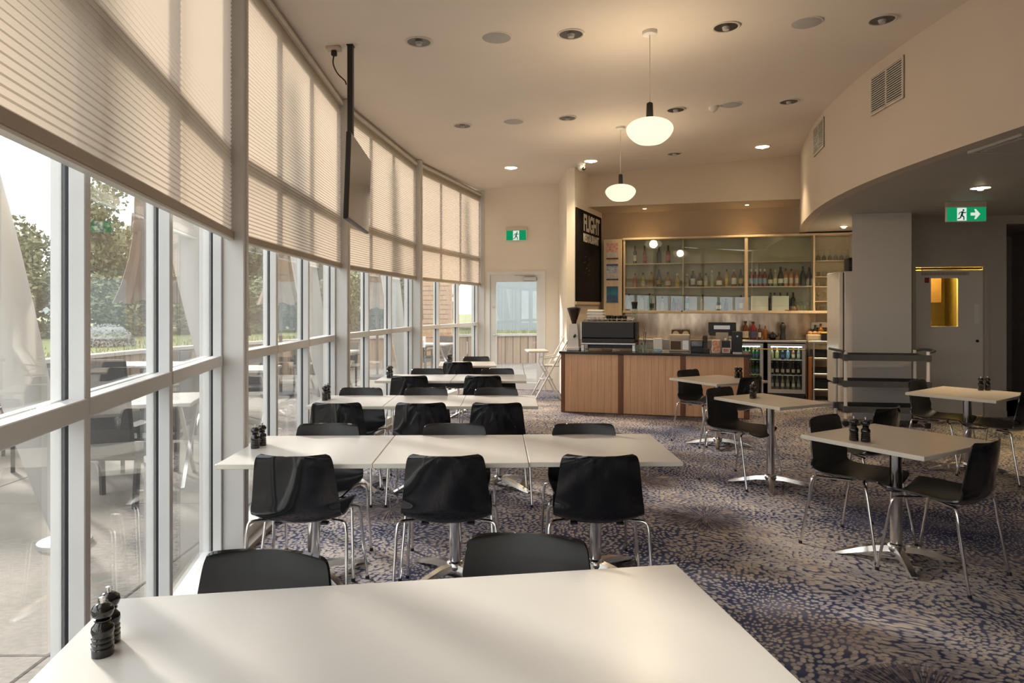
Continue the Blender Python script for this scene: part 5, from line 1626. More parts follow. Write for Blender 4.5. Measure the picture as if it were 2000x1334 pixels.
# --- wall cabinet with glass doors
VC = 2.64
c0, c1 = bu(1217, VC), bu(1672, VC)
wc = bar_thing('bottle_cabinet', 'pale timber bottle cabinet with sliding glass doors behind the bar', 'cabinet', 0, 0)
ZB, Z1, Z2, ZT = 1.49, 1.915, 2.345, 2.775
m = MB(); m.box(c0, c1, 2.925, 2.948, 1.45, 2.80); m.build('back_panel', 'cabinet_back', wc)
m = MB(); m.bbox(c0 - 0.01, c1, VC - 0.01, 2.925, 1.445, ZB, 0.003); m.build('base_board', 'wood_pale', wc)
m = MB(); m.bbox(c0 - 0.01, c1, VC - 0.01, 2.925, ZT, ZT + 0.035, 0.003); m.build('top_board', 'wood_pale', wc)
dv = [bu(p, VC) for p in (1219, 1334, 1457.5, 1590)]
for q, (u_, wd) in enumerate(((dv[0], 0.03), (dv[1], 0.02), (dv[2], 0.055), (dv[3], 0.03))):
    m = MB(); m.bbox(u_ - wd / 2, u_ + wd / 2, VC + (0.02 if q == 1 else 0), 2.925, ZB, ZT, 0.003); m.build('upright', 'wood_pale', wc)
def shelf(ua, ub_, z, th=0.018, mat='wood_pale'):
    m = MB(); m.bbox(ua, ub_, VC + 0.03, 2.925, z - th, z, 0.002); m.build('shelf', mat, wc)
for k in range(3):
    a, b_ = dv[k] + 0.028, dv[k + 1] - 0.028
    if k == 0: a = dv[0] + 0.015
    shelf(a, b_, Z1)
    shelf(a, b_, Z2, 0.018 if k == 0 else 0.010, 'wood_pale')
rg0, rg1 = dv[3] + 0.015, c1
RSH = [1.655, 1.905, 2.075, 2.345]
for z in RSH: shelf(rg0, rg1, z, 0.012)
for k, (a, b_) in enumerate(((dv[0] + 0.01, dv[1] + 0.01), (dv[1] - 0.01, dv[2] - 0.028), (dv[2] + 0.028, dv[3] - 0.01))):
    m = MB(); m.box(a, b_, VC + (0.004 if k == 1 else 0.012), VC + (0.009 if k == 1 else 0.017), ZB, ZT)
    m.build('glass_door', 'cabinet_glass', wc)
m = MB(); m.lathe([(0.014, -0.004), (0.014, 0.004)], 12, Matrix.Translation((dv[1] - 0.02, VC - 0.012, ZB - 0.01)) @ Matrix.Rotation(R(90), 4, 'X')); m.build('lock', 'dark_grey_plastic', wc)
VBt = 2.80
GT = 'bottles behind the bar, top shelf'
GM = 'bottles behind the bar, middle shelf'
GL = 'bottles behind the bar, bottom shelf'
TOPB = [(1240, 'slim', 'glass_olive', 'black_plastic', 'label_white', 'slim dark green bottle, leftmost on the top shelf', 1.08),
        (1259, 'slim', 'glass_red', 'black_plastic', 'label_red', 'red and yellow labelled bottle, second on the top shelf', 1.08),
        (1287, 'spirit', 'glass_dark', 'black_plastic', None, 'all-black bottle, third on the top shelf', 1.12),
        (1305, 'wine', 'glass_brown', 'black_plastic', 'label_red', 'dark bottle with red label, rightmost on the top shelf', 1.08)]
for px, sh, g, c_, l_, lb, s in TOPB: bottle(sh, g, c_, l_, lb, bu(px, VBt), VBt, Z2, GT, s)
MIDB = [(1240, 'short', 'glass_pink', 'black_plastic', None, 'small pink clear bottle, leftmost on the middle shelf', 1.2),
        (1256, 'short', 'glass_yellow', 'black_plastic', 'label_cream', 'pale yellow bottle, second on the middle shelf', 1.25),
        (1272, 'spirit', 'glass_gold', 'brown_dark', None, 'golden amber bottle, third on the middle shelf', 1.02),
        (1287, 'champagne', 'glass_dark', 'black_plastic', 'label_gold', 'tall dark bottle with gold label on the middle shelf', 1.05),
        (1304.5, 'squat', 'glass_amber', 'black_plastic', 'label_cream', 'round amber flask on the middle shelf left of the divider', 1.15),
        (1323, 'squat', 'glass_yellow', 'wood_pale', 'label_yellow', 'squat yellow bottle beside the thin divider', 1.02),
        (1342, 'short', 'glass_clear', 'label_white', None, 'faint clear bottle just right of the thin divider', 1.1),
        (1353.5, 'spirit', 'glass_olive', 'black_plastic', 'label_white', 'dark bottle with white label right of the thin divider', 1.08),
        (1366.5, 'squat', 'glass_brown', 'brown_dark', 'label_cream', 'squat brown bottle with cream label in the middle compartment', 1.08),
        (1378.5, 'short', 'glass_clear', 'black_plastic', 'label_cream', 'small clear bottle with dark stopper in the middle compartment', 1.15),
        (1390.5, 'slim', 'glass_clear', 'label_white', None, 'slim colourless bottle in the middle compartment', 0.95),
        (1404.5, 'squat', 'glass_amber', 'black_plastic', 'label_white', 'amber bottle with square white label in the middle compartment', 1.1),
        (1419, 'slim', 'glass_yellow', 'black_plastic', 'label_yellow', 'slim yellow bottle with black cap in the middle compartment', 1.0),
        (1433.5, 'spirit', 'glass_amber', 'wood_pale', 'label_white', 'amber bottle with tall white label in the middle compartment', 1.1),
        (1447, 'wine', 'glass_olive', 'black_plastic', 'label_yellow', 'dark green bottle with yellow label beside the thick divider', 1.0)]
for q, px in enumerate((1467, 1475.5, 1484.5, 1493.5)):
    MIDB.append((px, 'wine', 'glass_red', 'label_white', 'label_blue', ('first', 'second', 'third', 'fourth')[q] + ' of four white-capped bottles with pale blue labels', 1.0))
MIDB += [(1504.5, 'champagne', 'glass_olive', 'black_plastic', 'label_cream', 'dark champagne bottle right of the four blue labels', 1.0),
         (1514, 'wine', 'glass_clear', 'wood_pale', 'label_cream', 'clear bottle with cream label in the right compartment', 0.95),
         (1524.5, 'champagne', 'glass_olive', 'black_plastic', 'label_white', 'tall green champagne bottle in the right compartment', 1.1),
         (1534.5, 'wine', 'glass_rose', 'black_plastic', 'label_white', 'rose wine bottle with white label in the right compartment', 1.02),
         (1545, 'wine', 'glass_rose', 'black_plastic', 'label_cream', 'orange rose bottle with black cap in the right compartment', 1.0),
         (1556, 'wine', 'glass_rose', 'glass_rose', 'label_cream', 'orange rose bottle with orange cap in the right compartment', 0.97),
         (1568.5, 'champagne', 'glass_dark', 'black_plastic', None, 'tallest all-dark bottle near the right of the middle shelf', 1.12),
         (1580.5, 'champagne', 'glass_dark', 'black_plastic', None, 'all-dark bottle, rightmost on the middle shelf', 1.05)]
for px, sh, g, c_, l_, lb, s in MIDB: bottle(sh, g, c_, l_, lb, bu(px, VBt), VBt, Z1, GM, s)
LOWB = [(1228, 'spirit', 'glass_clear', 'black_plastic', None, 'clear bottle with black cap, leftmost on the bottom shelf', 1.1),
        (1254.5, 'spirit', 'glass_clear', 'black_plastic', None, 'clear slender bottle left of the bright green one', 1.0),
        (1268.5, 'wine', 'glass_green', 'black_plastic', None, 'bright green bottle on the bottom shelf', 1.02),
        (1294, 'squat', 'glass_clear', 'black_plastic', None, 'clear round flask with dark stopper on the bottom shelf', 1.05),
        (1316, 'short', 'glass_olive', 'black_plastic', None, 'small olive bottle left of the thin divider, bottom shelf', 1.05),
        (1325, 'short', 'glass_amber', 'brown_dark', 'label_red', 'small reddish bottle beside the thin divider, bottom shelf', 0.95),
        (1341.5, 'spirit', 'glass_blue', 'label_white', 'label_blue', 'pale blue bottle just right of the thin divider, bottom shelf', 0.95),
        (1372, 'wine', 'glass_clear', 'black_plastic', None, 'clear wine bottle in the middle of the bottom shelf', 0.95),
        (1403.5, 'squat', 'glass_olive', 'black_plastic', 'label_white', 'dark squat bottle with bright white label, bottom shelf', 0.98),
        (1418, 'short', 'glass_olive', 'black_plastic', None, 'small dark bottle right of the white-labelled one, bottom shelf', 1.0),
        (1447.5, 'wine', 'glass_gold', 'black_plastic', 'label_yellow', 'golden bottle beside the thick divider, bottom shelf', 0.9)]
for px, sh, g, c_, l_, lb, s in LOWB: bottle(sh, g, c_, l_, lb, bu(px, VBt), VBt, ZB, GL, s)
# bottles standing behind the white cartons
for q, px in enumerate((1505, 1513, 1524, 1538, 1549)):
    bottle('wine', 'glass_dark', 'black_plastic', None, ('first', 'second', 'third', 'fourth', 'fifth')[q] + ' dark bottle neck from the left behind the white cartons', bu(px, 2.88), 2.88, ZB, GL, 1.05)
for q, (pa, pb) in enumerate(((1466.5, 1500.5), (1508, 1541))):
    u0, u1 = bu(pa, 2.71), bu(pb, 2.71)
    t = bar_thing('white_carton', ('left', 'right')[q] + ' white carton on the bottom shelf of the cabinet', 'carton', u0, 2.71, ZB, 'white cartons in the cabinet')
    m = MB(); m.bbox(0, u1 - u0, 0, 0.11, 0, 0.255, 0.003); m.build('box', 'paper_white', t)
    m = MB(); m.box(0.006, u1 - u0 - 0.006, -0.0015, 0.0, 0.08, 0.084); m.build('fold_line', 'label_cream', t)
t = bar_thing('red_cap', 'dark red cap lying before the right white carton', 'cap', bu(1550, 2.70), 2.70, ZB)
m = MB(); m.lathe([(0.07, 0), (0.068, 0.03), (0.05, 0.07), (0.02, 0.09), (0.004, 0.092)], 18); m.build('crown', 'brown_dark', t, smooth=60)
m = MB(); m.prism([(0.05 * math.cos(R(a)) * 1.9 - 0.05, 0.06 * math.sin(R(a)) - 0.02) for a in range(90, 271, 20)], 0.0, 0.012); m.build('peak', 'red_plastic', t)
# stemware
def wine_glass_mesh(s, flip):
    pr = [(0.032, 0), (0.030, 0.004), (0.006, 0.008), (0.0045, 0.07), (0.010, 0.085), (0.032, 0.11), (0.038, 0.14), (0.033, 0.185), (0.030, 0.185), (0.035, 0.14), (0.029, 0.112), (0.006, 0.09)]
    m = MB(); m.lathe([(r_ * s, (0.185 - z if flip else z) * s) for r_, z in pr], 14)
    return m.mesh('glass', 'clear_glass', 50)
WGf, WGu = wine_glass_mesh(1.0, True), wine_glass_mesh(0.85, False)
TS = tumbler_mesh(0.033, 0.085, 'clear_glass')
for q, px in enumerate((1555, 1563, 1571, 1579)):
    tag(link('wine_glass', WGu, None, B(bu(px, 2.82), 2.82, ZB), 0), ('first', 'second', 'third', 'fourth')[q] + ' wine glass from the left beside the white cartons', 'glass', 'wine glasses on the bottom shelf')
rows_ = [(RSH[3], WGf, 6, 'upturned wine glass', 'top', 'wine_glass'), (RSH[2], TS, 6, 'tumbler', 'second', 'tumbler'), (RSH[1], TS, 6, 'tumbler', 'third', 'tumbler'), (RSH[0], WGu, 6, 'wine glass', 'fourth', 'wine_glass'), (ZB, TS, 5, 'tumbler', 'lowest', 'tumbler')]
ORD = ('first', 'second', 'third', 'fourth', 'fifth', 'sixth')
for z, me, nn, kind, lev, nm in rows_:
    for q in range(nn):
        px = 1598 + (1655 - 1598) * q / (nn - 1)
        if me is WGu and q in (3,): continue
        tag(link(nm, me, None, B(bu(px, VBt), VBt, z), 0), '%s %s from the left on the %s shelf of the glassware bay' % (ORD[q], kind, lev), 'glass', 'glassware in the right-hand bay')

# --- timber notice panel with three posters
n0, n1 = bu(1179, 2.60), bu(1214.5, 2.60)
np_ = bar_thing('notice_panel', 'pale timber panel beside the bottle cabinet', 'panel', n0, 2.60, 1.40)
m = MB(); m.bbox(0, n1 - n0, 0, 0.32, 0, 1.39, 0.004); m.build('board', 'wood_pale', np_)
wn_ = n1 - n0
for q, (za, zb_, mt, m2, lb) in enumerate(((2.43, 2.72, 'poster_red', 'poster_grey', 'red and grey poster at the top of the timber panel'), (2.05, 2.34, 'poster_blue', 'poster_grey', 'blue and white poster in the middle of the timber panel'), (1.64, 1.93, 'poster_teal', 'label_navy', 'teal poster at the bottom of the timber panel'))):
    t = bar_thing('poster', lb, 'poster', n0 + wn_ * 0.16, 2.592, za, 'posters on the timber panel')
    w_ = wn_ * 0.64
    m = MB(); m.box(0, w_, 0, 0.006, 0, zb_ - za); m.build('sheet', mt, t)
    m = MB(); m.box(-0.004, w_ + 0.004, -0.005, 0.002, -0.004, 0.016); m.build('holder_strip', 'black_plastic' if q < 2 else 'label_navy', t)
    m = MB(); m.box(0.012, w_ - 0.012, -0.0015, 0.0, 0.03, (zb_ - za) * 0.42); m.build('text_block', m2, t)
    m = MB(); m.box(0.0, w_, -0.002, 0.0, (zb_ - za) * 0.88, zb_ - za); m.build('heading', 'poster_red' if q == 0 else 'label_navy', t)

# --- blackboard on the side wall
ba = Vector((1.035, 11.265, 0)); be = Vector((1.685, 12.79, 0))
bd_ = (be - ba).normalized()
brz = math.atan2(bd_.y, bd_.x)
nx = Vector((bd_.y, -bd_.x, 0))
bp_ = ba + bd_ * 0.02 + nx * 0.004
bo = thing('blackboard', 'tall blackboard with white lettering on the side wall of the bar', 'blackboard', tuple(bp_), brz)
BW = 1.52
zb0, zb1 = 1.645, 3.205
m = MB(); m.bbox(0, BW, -0.02, 0, zb0, zb1, 0.003); sf = m.build('slate', 'blackboard', bo)
m = MB(); m.box(-0.01, BW + 0.01, -0.022, 0, zb0 - 0.05, zb0); m.build('ledge', 'wood_pale', bo)
me = text_mesh('FLIGHT', 0.36, 0.002, 'chalk_white', 'lettering', 0.012)
xs_ = [v.co.x for v in me.vertices]; wd = max(xs_) - min(xs_)
o = link('lettering', me, bo, (BW * 0.58, -0.023, 2.985)); o.rotation_euler = (R(90), 0, 0); o.scale = (0.98 / wd, 1.08, 1)
o['label'] = 'white chalk lettering FLIGHT'
me = text_mesh('RESTAURANT', 0.2, 0.002, 'chalk_white', 'lettering', 0.008)
xs_ = [v.co.x for v in me.vertices]; wd = max(xs_) - min(xs_)
o = link('lettering', me, bo, (BW * 0.56, -0.023, 2.735)); o.rotation_euler = (R(90), 0, 0); o.scale = (0.95 / wd, 0.95, 1)
o['label'] = 'white chalk lettering RESTAURANT'
for q, (x, z, w_, h_) in enumerate(((0.62, 2.40, 0.30, 0.03), (0.58, 2.30, 0.36, 0.03), (0.66, 2.20, 0.26, 0.03), (0.60, 2.12, 0.34, 0.02))):
    m = MB(); m.tube(crom([(x - w_ / 2, -0.021, z), (x - w_ / 6, -0.021, z + h_), (x + w_ / 6, -0.021, z - h_), (x + w_ / 2, -0.021, z + h_ * 0.5)], 6), 0.004, 5); m.build('chalk_line', 'chalk_faint', sf)

# --- small bar spotlights in the bulkhead soffit
for q, (px, lit) in enumerate(((1259, True), (1353, False), (1459, True))):
    u_ = bu(px, 2.45)
    t = bar_thing('bar_spotlight', ('left lit', 'middle unlit', 'right lit')[q] + ' small spotlight under the bar bulkhead', 'spotlight', u_, 2.45, 3.31, 'small spotlights under the bar bulkhead')
    m = MB(); m.lathe([(0.032, -0.004), (0.045, -0.006), (0.045, 0.002), (0.032, 0.002)], 18); m.build('trim_ring', 'rail_white', t, smooth=40)
    m = MB(); m.lathe([(0.01, -0.012), (0.03, -0.006), (0.032, 0.001)], 16); m.build('lamp', 'small_glow' if lit else 'speaker_grille', t, smooth=40)
    if lit:
        ld = bpy.data.lights.new('spotlight_beam', 'SPOT'); ld.energy = BAR_SPOT_W; ld.color = (1.0, 0.72, 0.38); ld.spot_size = R(110); ld.spot_blend = 0.7; ld.shadow_soft_size = 0.03
        lo = bpy.data.objects.new('spotlight_beam', ld); lo.location = (0, 0, -0.03); lo.parent = t; COL.objects.link(lo)

# ================================================================== OUTSIDE
# patio of concrete slabs
po = sempty('patio', (0, 0, 0), 0, 'pale concrete patio outside the windows')
m = MB(); m.box(-16, 14, -10, 24, -0.14, -0.085); m.build('joint_bed', 'concrete_joint', po)
sm = MB(); sm.bbox(0, 2.39, 0, 2.39, -0.084, -0.03, 0.006)
sme = sm.mesh('slab', 'concrete')
def outside(x, y):
    if y > 13.3: return True
    for i in range(len(NODES) - 1):
        (xa, ya), (xb, yb) = NODES[i], NODES[i + 1]
        if ya <= y <= yb: return x < xa + (xb - xa) * (y - ya) / (yb - ya) + 0.1
    return x < 1.0
for ix in range(-4, 5):
    for iy in range(-2, 9):
        x, y = ix * 2.4 + 0.3, iy * 2.4 + 0.7
        if x > 5 or (not outside(x + 0.0, y + 1.2)): continue
        if x < -9: continue
        link('slab', sme, po, (x, y, 0))
# curved timber retaining wall with pale capping
WPTS = smooth_poly([(-6.2, -3), (-6.6, 2), (-6.75, 6), (-6.75, 10), (-6.35, 13), (-5.3, 15.6), (-3.6, 17.6), (-1.2, 18.9), (2.0, 19.6), (6, 19.8)], 8)
rw = thing('retaining_wall', 'curved timber retaining wall with pale capping round the patio', 'wall', (0, 0, 0))
def resample(pts, step):
    out = [Vector(pts[0])]
    acc = 0.0
    for i in range(len(pts) - 1):
        a, b_ = Vector(pts[i]), Vector(pts[i + 1])
        L = (b_ - a).length
        t = step - acc
        while t <= L:
            out.append(a + (b_ - a) * (t / L))
            t += step
        acc = L - (t - step)
    return out
WR = resample(WPTS, 0.22)
bm_ = MB(); bm_.bbox(-0.104, 0.104, -0.05, 0.05, -0.09, 0.74, 0.008)
bme = bm_.mesh('board', 'sleeper')
for i in range(len(WR) - 1):
    a, b_ = WR[i], WR[i + 1]
    c = (a + b_) / 2
    link('board', bme, rw, (c.x + rng.uniform(-0.01, 0.01), c.y, rng.uniform(-0.012, 0.0)), math.atan2((b_ - a).y, (b_ - a).x))
cpm = MB()
for p in (WR[i] for i in range(0, len(WR), 4)):
    pass
pts = [WR[i] for i in range(0, len(WR), 3)]
k = 0
for i, p in enumerate(pts):
    d = (pts[min(i + 1, len(pts) - 1)] - pts[max(i - 1, 0)]).normalized()
    nn = Vector((-d.y, d.x))
    a, b_ = p + nn * 0.14, p - nn * 0.10
    cpm.v += [(a.x, a.y, 0.742), (b_.x, b_.y, 0.742), (b_.x, b_.y, 0.80), (a.x, a.y, 0.80)]
    if i:
        for s in range(4):
            cpm.f.append(((i - 1) * 4 + s, (i - 1) * 4 + (s + 1) % 4, i * 4 + (s + 1) % 4, i * 4 + s))
cpm.f += [(0, 1, 2, 3), tuple((len(pts) - 1) * 4 + s for s in (3, 2, 1, 0))]
cpm.build('capping', 'capping', rw)
# lawn behind it
lw = MB()
out_pts = [(-60, -8), (-70, 30), (-40, 80), (40, 80), (40, 19.9)]
lp = [(x - 0.05, y) for x, y in WPTS]
lw.prism(lp[::-1] + [(-6.2, -8)] + out_pts, 0.60, 0.72)
g = lw.build('lawn', 'lawn'); g['kind'] = 'structure'; g['label'] = 'green lawn above the retaining wall'
# low grass fringe (uncountable)
gm = MB()
for _ in range(5200):
    i = rng.randrange(len(WR) - 1)
    a = WR[i]
    d = (WR[i + 1] - WR[i]).normalized()
    nn = Vector((-d.y, d.x))
    q = a + nn * (0.2 + 3.2 * rng.random() ** 1.6) + d * rng.uniform(0, 0.22)
    h = rng.uniform(0.04, 0.13); w_ = 0.012; an = rng.uniform(0, PI)
    dx, dy = math.cos(an) * w_, math.sin(an) * w_
    gm.add([(q.x - dx, q.y - dy, 0.715), (q.x + dx, q.y + dy, 0.715), (q.x + rng.uniform(-0.04, 0.04), q.y + rng.uniform(-0.04, 0.04), 0.72 + h)], [(0, 1, 2)])
g = gm.build('grass', 'lawn'); g['kind'] = 'stuff'; g['label'] = 'short grass blades along the retaining wall'; g['category'] = 'grass'
# hills
hm = MB()
xs_ = [-120 + 8 * i for i in range(31)]
for x in xs_:
    h = 7.5 + 3.2 * math.sin(x * 0.06 + 1.2) + 1.6 * math.sin(x * 0.17)
    hm.v += [(x, 120, -1), (x, 128, h * 0.7), (x, 140, h), (x, 150, -1)]
for i in range(len(xs_) - 1):
    for s in range(3): hm.f.append((i * 4 + s, i * 4 + s + 1, i * 4 + 4 + s + 1, i * 4 + 4 + s))
hm2 = MB()
hm2.v = hm.v; hm2.f = hm.f
o = hm2.build('hills', 'hill', loc=(-60, -30, 0), rz=R(28)); struct(o, 'hazy distant hills')
# trees
def leaf_cloud(n_, rad, hgt, seed, base):
    r = random.Random(seed)
    m = MB()
    blobs = [(r.gauss(0, rad * 0.42), r.gauss(0, rad * 0.42), base + (hgt - base) * r.random() ** 0.8, rad * r.uniform(0.28, 0.5)) for _ in range(16)]
    for _ in range(n_):
        bx, by, bz, br = blobs[r.randrange(16)]
        v = Vector((r.gauss(0, 1), r.gauss(0, 1), r.gauss(0, 1))).normalized() * br * r.random() ** 0.4
        c = Vector((bx, by, bz)) + v
        a = Vector((r.gauss(0, 1), r.gauss(0, 1), r.gauss(0, 1))).normalized()
        b_ = a.cross(Vector((r.gauss(0, 1), r.gauss(0, 1), r.gauss(0, 1)))).normalized()
        s = r.uniform(0.06, 0.14)
        m.v += [tuple(c + a * s), tuple(c + b_ * s * 0.55), tuple(c - a * s), tuple(c - b_ * s * 0.55)]
        k = len(m.v)
        m.f.append((k - 4, k - 3, k - 2, k - 1))
    return m
CR = [leaf_cloud(9000, 2.1, 3.2, 11, 0.25), leaf_cloud(8500, 1.9, 3.5, 23, 0.2), leaf_cloud(4600, 1.6, 4.6, 31, 0.5)]
def raw_mesh(m, name, mat):
    me = bpy.data.meshes.new(name); me.from_pydata(m.v, [], m.f); me.materials.append(MATS[mat]); return me
CRM = [raw_mesh(CR[0], 'foliage', 'leaf_a'), raw_mesh(CR[1], 'foliage', 'leaf_b'), raw_mesh(CR[2], 'foliage', 'leaf_a')]
tkm = MB(); tkm.tube([(0, 0, -0.1), (0.05, 0.02, 1.2), (-0.05, 0.05, 2.6), (0.02, 0, 3.8)], 0.11, 8, r2=0.03)
TK = tkm.mesh('trunk', 'bark', 60)
TREES = [(-15.5, 5, 0, 1.0), (-16, 8.5, 1, 0.95), (-15.5, 11.5, 0, 0.9), (-16.5, 14.0, 2, 1.1), (-15.0, 16.5, 1, 0.85), (-14.5, 19.5, 0, 0.85), (-13.0, 21.5, 2, 0.95), (-12.0, 23.0, 1, 0.85), (-10.5, 24.5, 0, 0.95), (-9.0, 26.0, 1, 0.9),
         (-7.5, 26.5, 0, 1.0), (-6.0, 27.5, 2, 1.05), (-5.0, 28.0, 1, 0.95), (-3.6, 28.0, 0, 0.95), (-19, 12, 1, 1.2), (-19, 20, 0, 1.2), (-15, 27, 1, 1.2), (-10, 31, 0, 1.2), (-5.6, 22.5, 1, 0.62), (-4.3, 23.0, 0, 0.6)]
for q, (x, y, k, s) in enumerate(TREES):
    t = thing('garden_tree', 'hazy olive-green tree in the belt beyond the lawn', 'tree', (x, y, 0.72), rng.uniform(0, 6), 'trees beyond the lawn')
    t.scale = (s, s, s)
    link('foliage', CRM[k], t); link('trunk', TK, t)
# low shrubs closing the foot of the tree belt
for q, (x, y) in enumerate(((-13.2, 6.5), (-13.6, 10.0), (-13.4, 13.2), (-12.9, 16.2), (-12.0, 18.8), (-10.6, 20.8), (-9.0, 22.4), (-7.4, 23.8), (-5.8, 24.8), (-4.2, 25.4))):
    t = thing('garden_shrub', '%s low olive shrub from the left at the foot of the trees' % ('first', 'second', 'third', 'fourth', 'fifth', 'sixth', 'seventh', 'eighth', 'ninth', 'tenth')[q], 'shrub', (x, y, 0.60), rng.uniform(0, 6), 'low shrubs before the tree belt')
    t.scale = (0.85, 0.85, 0.5)
    link('foliage', CRM[q % 2], t); link('stem', TK, t)
# rounded grey shrub
t = thing('round_shrub', 'rounded silvery grey shrub on the lawn', 'shrub', (-8.6, 14.5, 0.70))
sh = MB(); r = random.Random(5)
for _ in range(3600):
    v = Vector((r.gauss(0, 1), r.gauss(0, 1), abs(r.gauss(0, 1)))).normalized() * r.uniform(0.8, 1.0)
    c = Vector((v.x * 0.55, v.y * 0.55, v.z * 0.5))
    a = Vector((r.gauss(0, 1), r.gauss(0, 1), r.gauss(0, 1))).normalized(); b_ = a.cross(v).normalized() if a.cross(v).length > 1e-3 else Vector((1, 0, 0))
    s = r.uniform(0.02, 0.045)
    sh.v += [tuple(c + a * s), tuple(c + b_ * s * 0.5), tuple(c - a * s), tuple(c - b_ * s * 0.5)]
    k = len(sh.v); sh.f.append((k - 4, k - 3, k - 2, k - 1))
link('foliage', raw_mesh(sh, 'foliage', 'shrub_grey'), t)
m = MB(); m.lathe([(0.05, -0.02), (0.42, 0.05), (0.48, 0.2), (0.3, 0.42), (0.05, 0.46)], 16); m.build('stems', 'shrub_grey', t, smooth=60)

# leaning white columns
def column(bx, by, tx, ty, label):
    t = thing('leaning_column', label, 'column', (bx, by, -0.03), 0, 'leaning white columns outside')
    H = 4.4
    n_ = 14
    m = MB()
    for q in range(n_ + 1):
        f = q / n_
        rr = 0.065 + 0.095 * math.sin(PI * min(1.0, f * 1.1)) ** 0.9 + 0.06 * f
        cx, cy = tx * f, ty * f
        for s in range(20):
            a = 2 * PI * s / 20
            m.v.append((cx + rr * math.cos(a), cy + rr * math.sin(a), 0.04 + H * f))
        if q:
            for s in range(20):
                m.f.append(((q - 1) * 20 + s, (q - 1) * 20 + (s + 1) % 20, q * 20 + (s + 1) % 20, q * 20 + s))
    m.f += [tuple(range(19, -1, -1)), tuple(n_ * 20 + s for s in range(20))]
    m.build('shaft', 'column_white', t, smooth=50)
    m = MB(); m.lathe([(0.16, 0), (0.16, 0.03), (0.11, 0.05)], 20); m.build('base_plate', 'column_white', t, smooth=40)
column(-2.98, 4.55, -0.95, -0.35, 'leaning white column outside the nearest window')
column(-3.12, 7.55, -0.85, -0.15, 'leaning white column outside, beside the first window post')
column(-2.95, 10.9, -0.75, 0.05, 'leaning white column outside the second window bay')
column(-2.2, 13.9, -0.6, 0.2, 'leaning white column outside the farthest window bay')

# closed parasols
def parasol(x, y, mat, label, s=1.0):
    t = thing('closed_parasol', label, 'parasol', (x, y, -0.03), rng.uniform(0, 1), 'closed patio parasols')
    t.scale = (s, s, s)
    m = MB()
    prof = [(0.42, 1.62), (0.33, 1.85), (0.25, 2.15), (0.20, 2.5), (0.19, 2.9), (0.14, 3.15), (0.05, 3.3)]
    for r_, z in prof:
        for q in range(24):
            a = 2 * PI * q / 24
            rr = r_ * (1.0 if q % 3 else 0.74)
            m.v.append((rr * math.cos(a), rr * math.sin(a), z + (0.0 if q % 3 else 0.05)))
    for k in range(len(prof) - 1):
        for q in range(24): m.f.append((k * 24 + q, k * 24 + (q + 1) % 24, (k + 1) * 24 + (q + 1) % 24, (k + 1) * 24 + q))
    m.f.append(tuple((len(prof) - 1) * 24 + q for q in range(24)))
    m.build('canopy', mat, t, smooth=50)
    m = MB(); m.lathe([(0.19, 2.46), (0.212, 2.5), (0.212, 2.58), (0.19, 2.62)], 20); m.build('strap', 'umbrella_brown', t, smooth=40)
    m = MB(); m.tube([(0, 0, 0.06), (0, 0, 3.35)], 0.03, 10); m.build('pole', 'bark', t, smooth=50)
    m = MB(); m.lathe([(0.34, 0), (0.34, 0.06), (0.06, 0.09)], 24); m.build('base', 'dark_grey_plastic', t, smooth=40)
    for q in range(4):
        a = R(45 + 90 * q)
        m = MB(); m.tube([(0.03 * math.cos(a), 0.03 * math.sin(a), 2.3), (0.2 * math.cos(a), 0.2 * math.sin(a), 1.55)], 0.012, 6); m.build('rib', 'bark', t)
parasol(-4.35, 8.25, 'umbrella_brown', 'large closed brown parasol outside the nearest window bay')
parasol(-4.1, 12.1, 'umbrella_pale', 'closed tan parasol outside the second window bay')
parasol(-3.0, 15.2, 'umbrella_pale', 'closed tan parasol outside the third window bay', 0.95)

# patio tables and wicker chairs
def make_patio_table():
    t = thing('patio_table', 't', 'table', group='white patio tables')
    m = MB(); m.bbox(-0.5, 0.5, -0.4, 0.4, 0.72, 0.755, 0.005); m.build('tabletop', 'capping', t)
    for sx in (-1, 1):
        m = MB(); m.bar((sx * 0.42, -0.32, 0.0), (sx * 0.42, 0.30, 0.72), 0.03, 0.03); m.build('leg', 'polished_aluminium', t)
        m = MB(); m.bar((sx * 0.39, 0.32, 0.0), (sx * 0.39, -0.30, 0.72), 0.03, 0.03); m.build('leg', 'polished_aluminium', t)
    m = MB(); m.bar((-0.40, 0, 0.36), (0.40, 0, 0.36), 0.025, 0.025); m.build('stretcher', 'polished_aluminium', t)
    return t
def make_patio_chair():
    t = thing('patio_chair', 'c', 'chair', group='dark wicker patio chairs')
    m = MB(); m.bbox(-0.25, 0.25, -0.23, 0.25, 0.38, 0.44, 0.015); m.build('seat', 'wicker', t)
    mb = Matrix.Translation((0, -0.23, 0.42)) @ Matrix.Rotation(R(10), 4, 'X')
    m = MB(); m.bbox(-0.25, 0.25, -0.025, 0.025, 0.0, 0.47, 0.018, mb); m.build('backrest', 'wicker', t)
    for sx in (-1, 1):
        m = MB(); m.bar((sx * 0.25, -0.28, 0.64), (sx * 0.25, 0.2, 0.64), 0.05, 0.03); m.build('armrest', 'wicker', t)
        for sy in (-1, 1):
            m = MB(); m.bar((sx * 0.24, sy * 0.22, 0.0), (sx * 0.25, sy * 0.2, 0.64 if sy > 0 else 0.4), 0.035, 0.035); m.build('leg', 'wicker', t)
    return t
ptp, pcp = make_patio_table(), make_patio_chair()
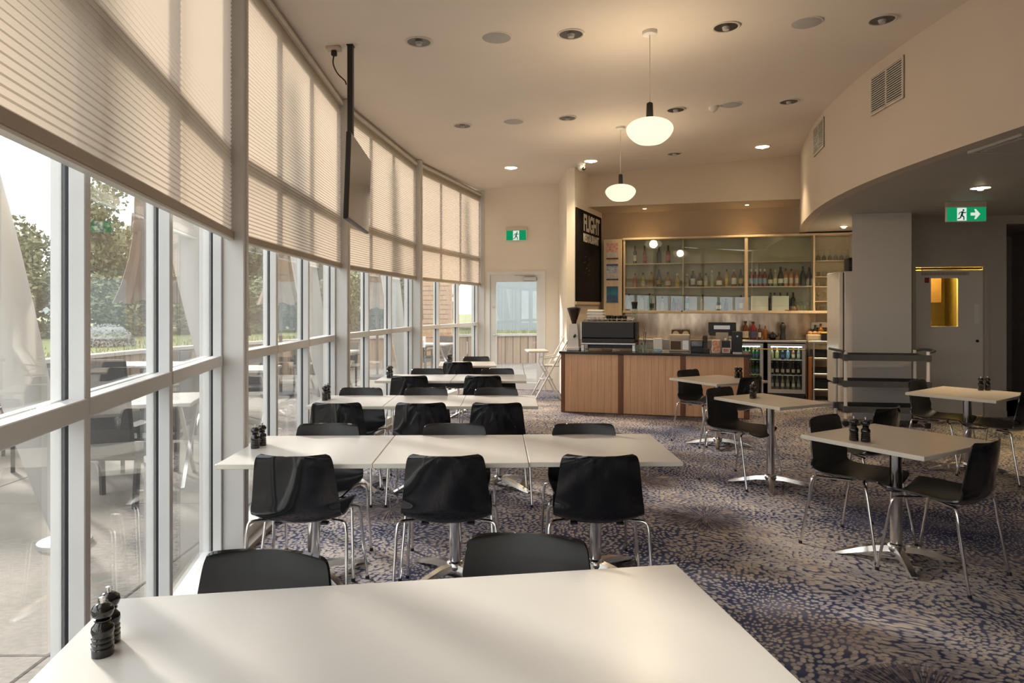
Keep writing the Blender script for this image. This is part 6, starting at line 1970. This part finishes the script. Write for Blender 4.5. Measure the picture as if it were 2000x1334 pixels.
PT = [(-3.35, 6.15, 14, 'patio table closest to the first window post'), (-5.1, 6.9, 10, 'patio table left of the brown parasol'), (-3.75, 9.3, 4, 'patio table right of the brown parasol'),
      (-5.4, 10.0, 0, 'patio table behind the brown parasol'), (-3.5, 12.9, -8, 'patio table by the second-bay tan parasol'), (-1.9, 15.6, -16, 'patio table beyond the farthest bay'), (-3.9, 3.3, 16, 'patio table at the left photo edge')]
f = True; fc = True
for x, y, a, lb in PT:
    place(ptp, f, 'white ' + lb, (x, y, -0.03), R(a)); f = False
    for q, (dx, dy, ra) in enumerate(((0, 0.62, 180), (0, -0.62, 0), (-0.72, 0.0, -90))):
        if q == 2 and x > -3.6: continue
        c, s = math.cos(R(a)), math.sin(R(a))
        place(pcp, fc, 'dark wicker chair, %s side of the %s' % (('far', 'near', 'left')[q], lb), (x + dx * c - dy * s, y + dx * s + dy * c, -0.03), R(a + ra + rng.uniform(-12, 12))); fc = False

# far buildings: pale blue rendered wall, timber screen
t = thing('blue_building', 'pale blue-grey rendered building beyond the far door', 'building', (2.2, 24.5, 0.6))
m = MB(); m.box(-3.6, 9, 0, 6, 0, 5.2); m.build('wall', 'render_blue', t)
m = MB(); m.box(-3.8, 9.2, -0.4, 6.2, 5.2, 5.4); m.build('roof', 'capping', t)
for x in (-2.2, 0.4, 3.0):
    m = MB(); m.box(x, x + 1.3, -0.03, 0.0, 2.2, 3.6); wv = m.build('window', 'capping', t)
    m = MB(); m.box(x + 0.06, x + 1.24, -0.036, -0.03, 2.26, 3.54); m.build('pane', 'black_gloss', wv)
t = thing('timber_screen', 'warm timber slat screen outside the farthest window bay', 'screen', (-2.55, 17.0, -0.03), R(-18))
for x in (0, 1.1):
    m = MB(); m.box(x - 0.04, x + 0.04, -0.04, 0.04, 0, 2.3); m.build('post', 'screen_timber', t)
m = MB(); m.box(-0.04, 1.14, -0.02, 0.0, -0.05, 0.05); slm = m.mesh('slat', 'screen_timber')
for q in range(19): link('slat', slm, t, (0, -0.03, 0.2 + q * 0.115))
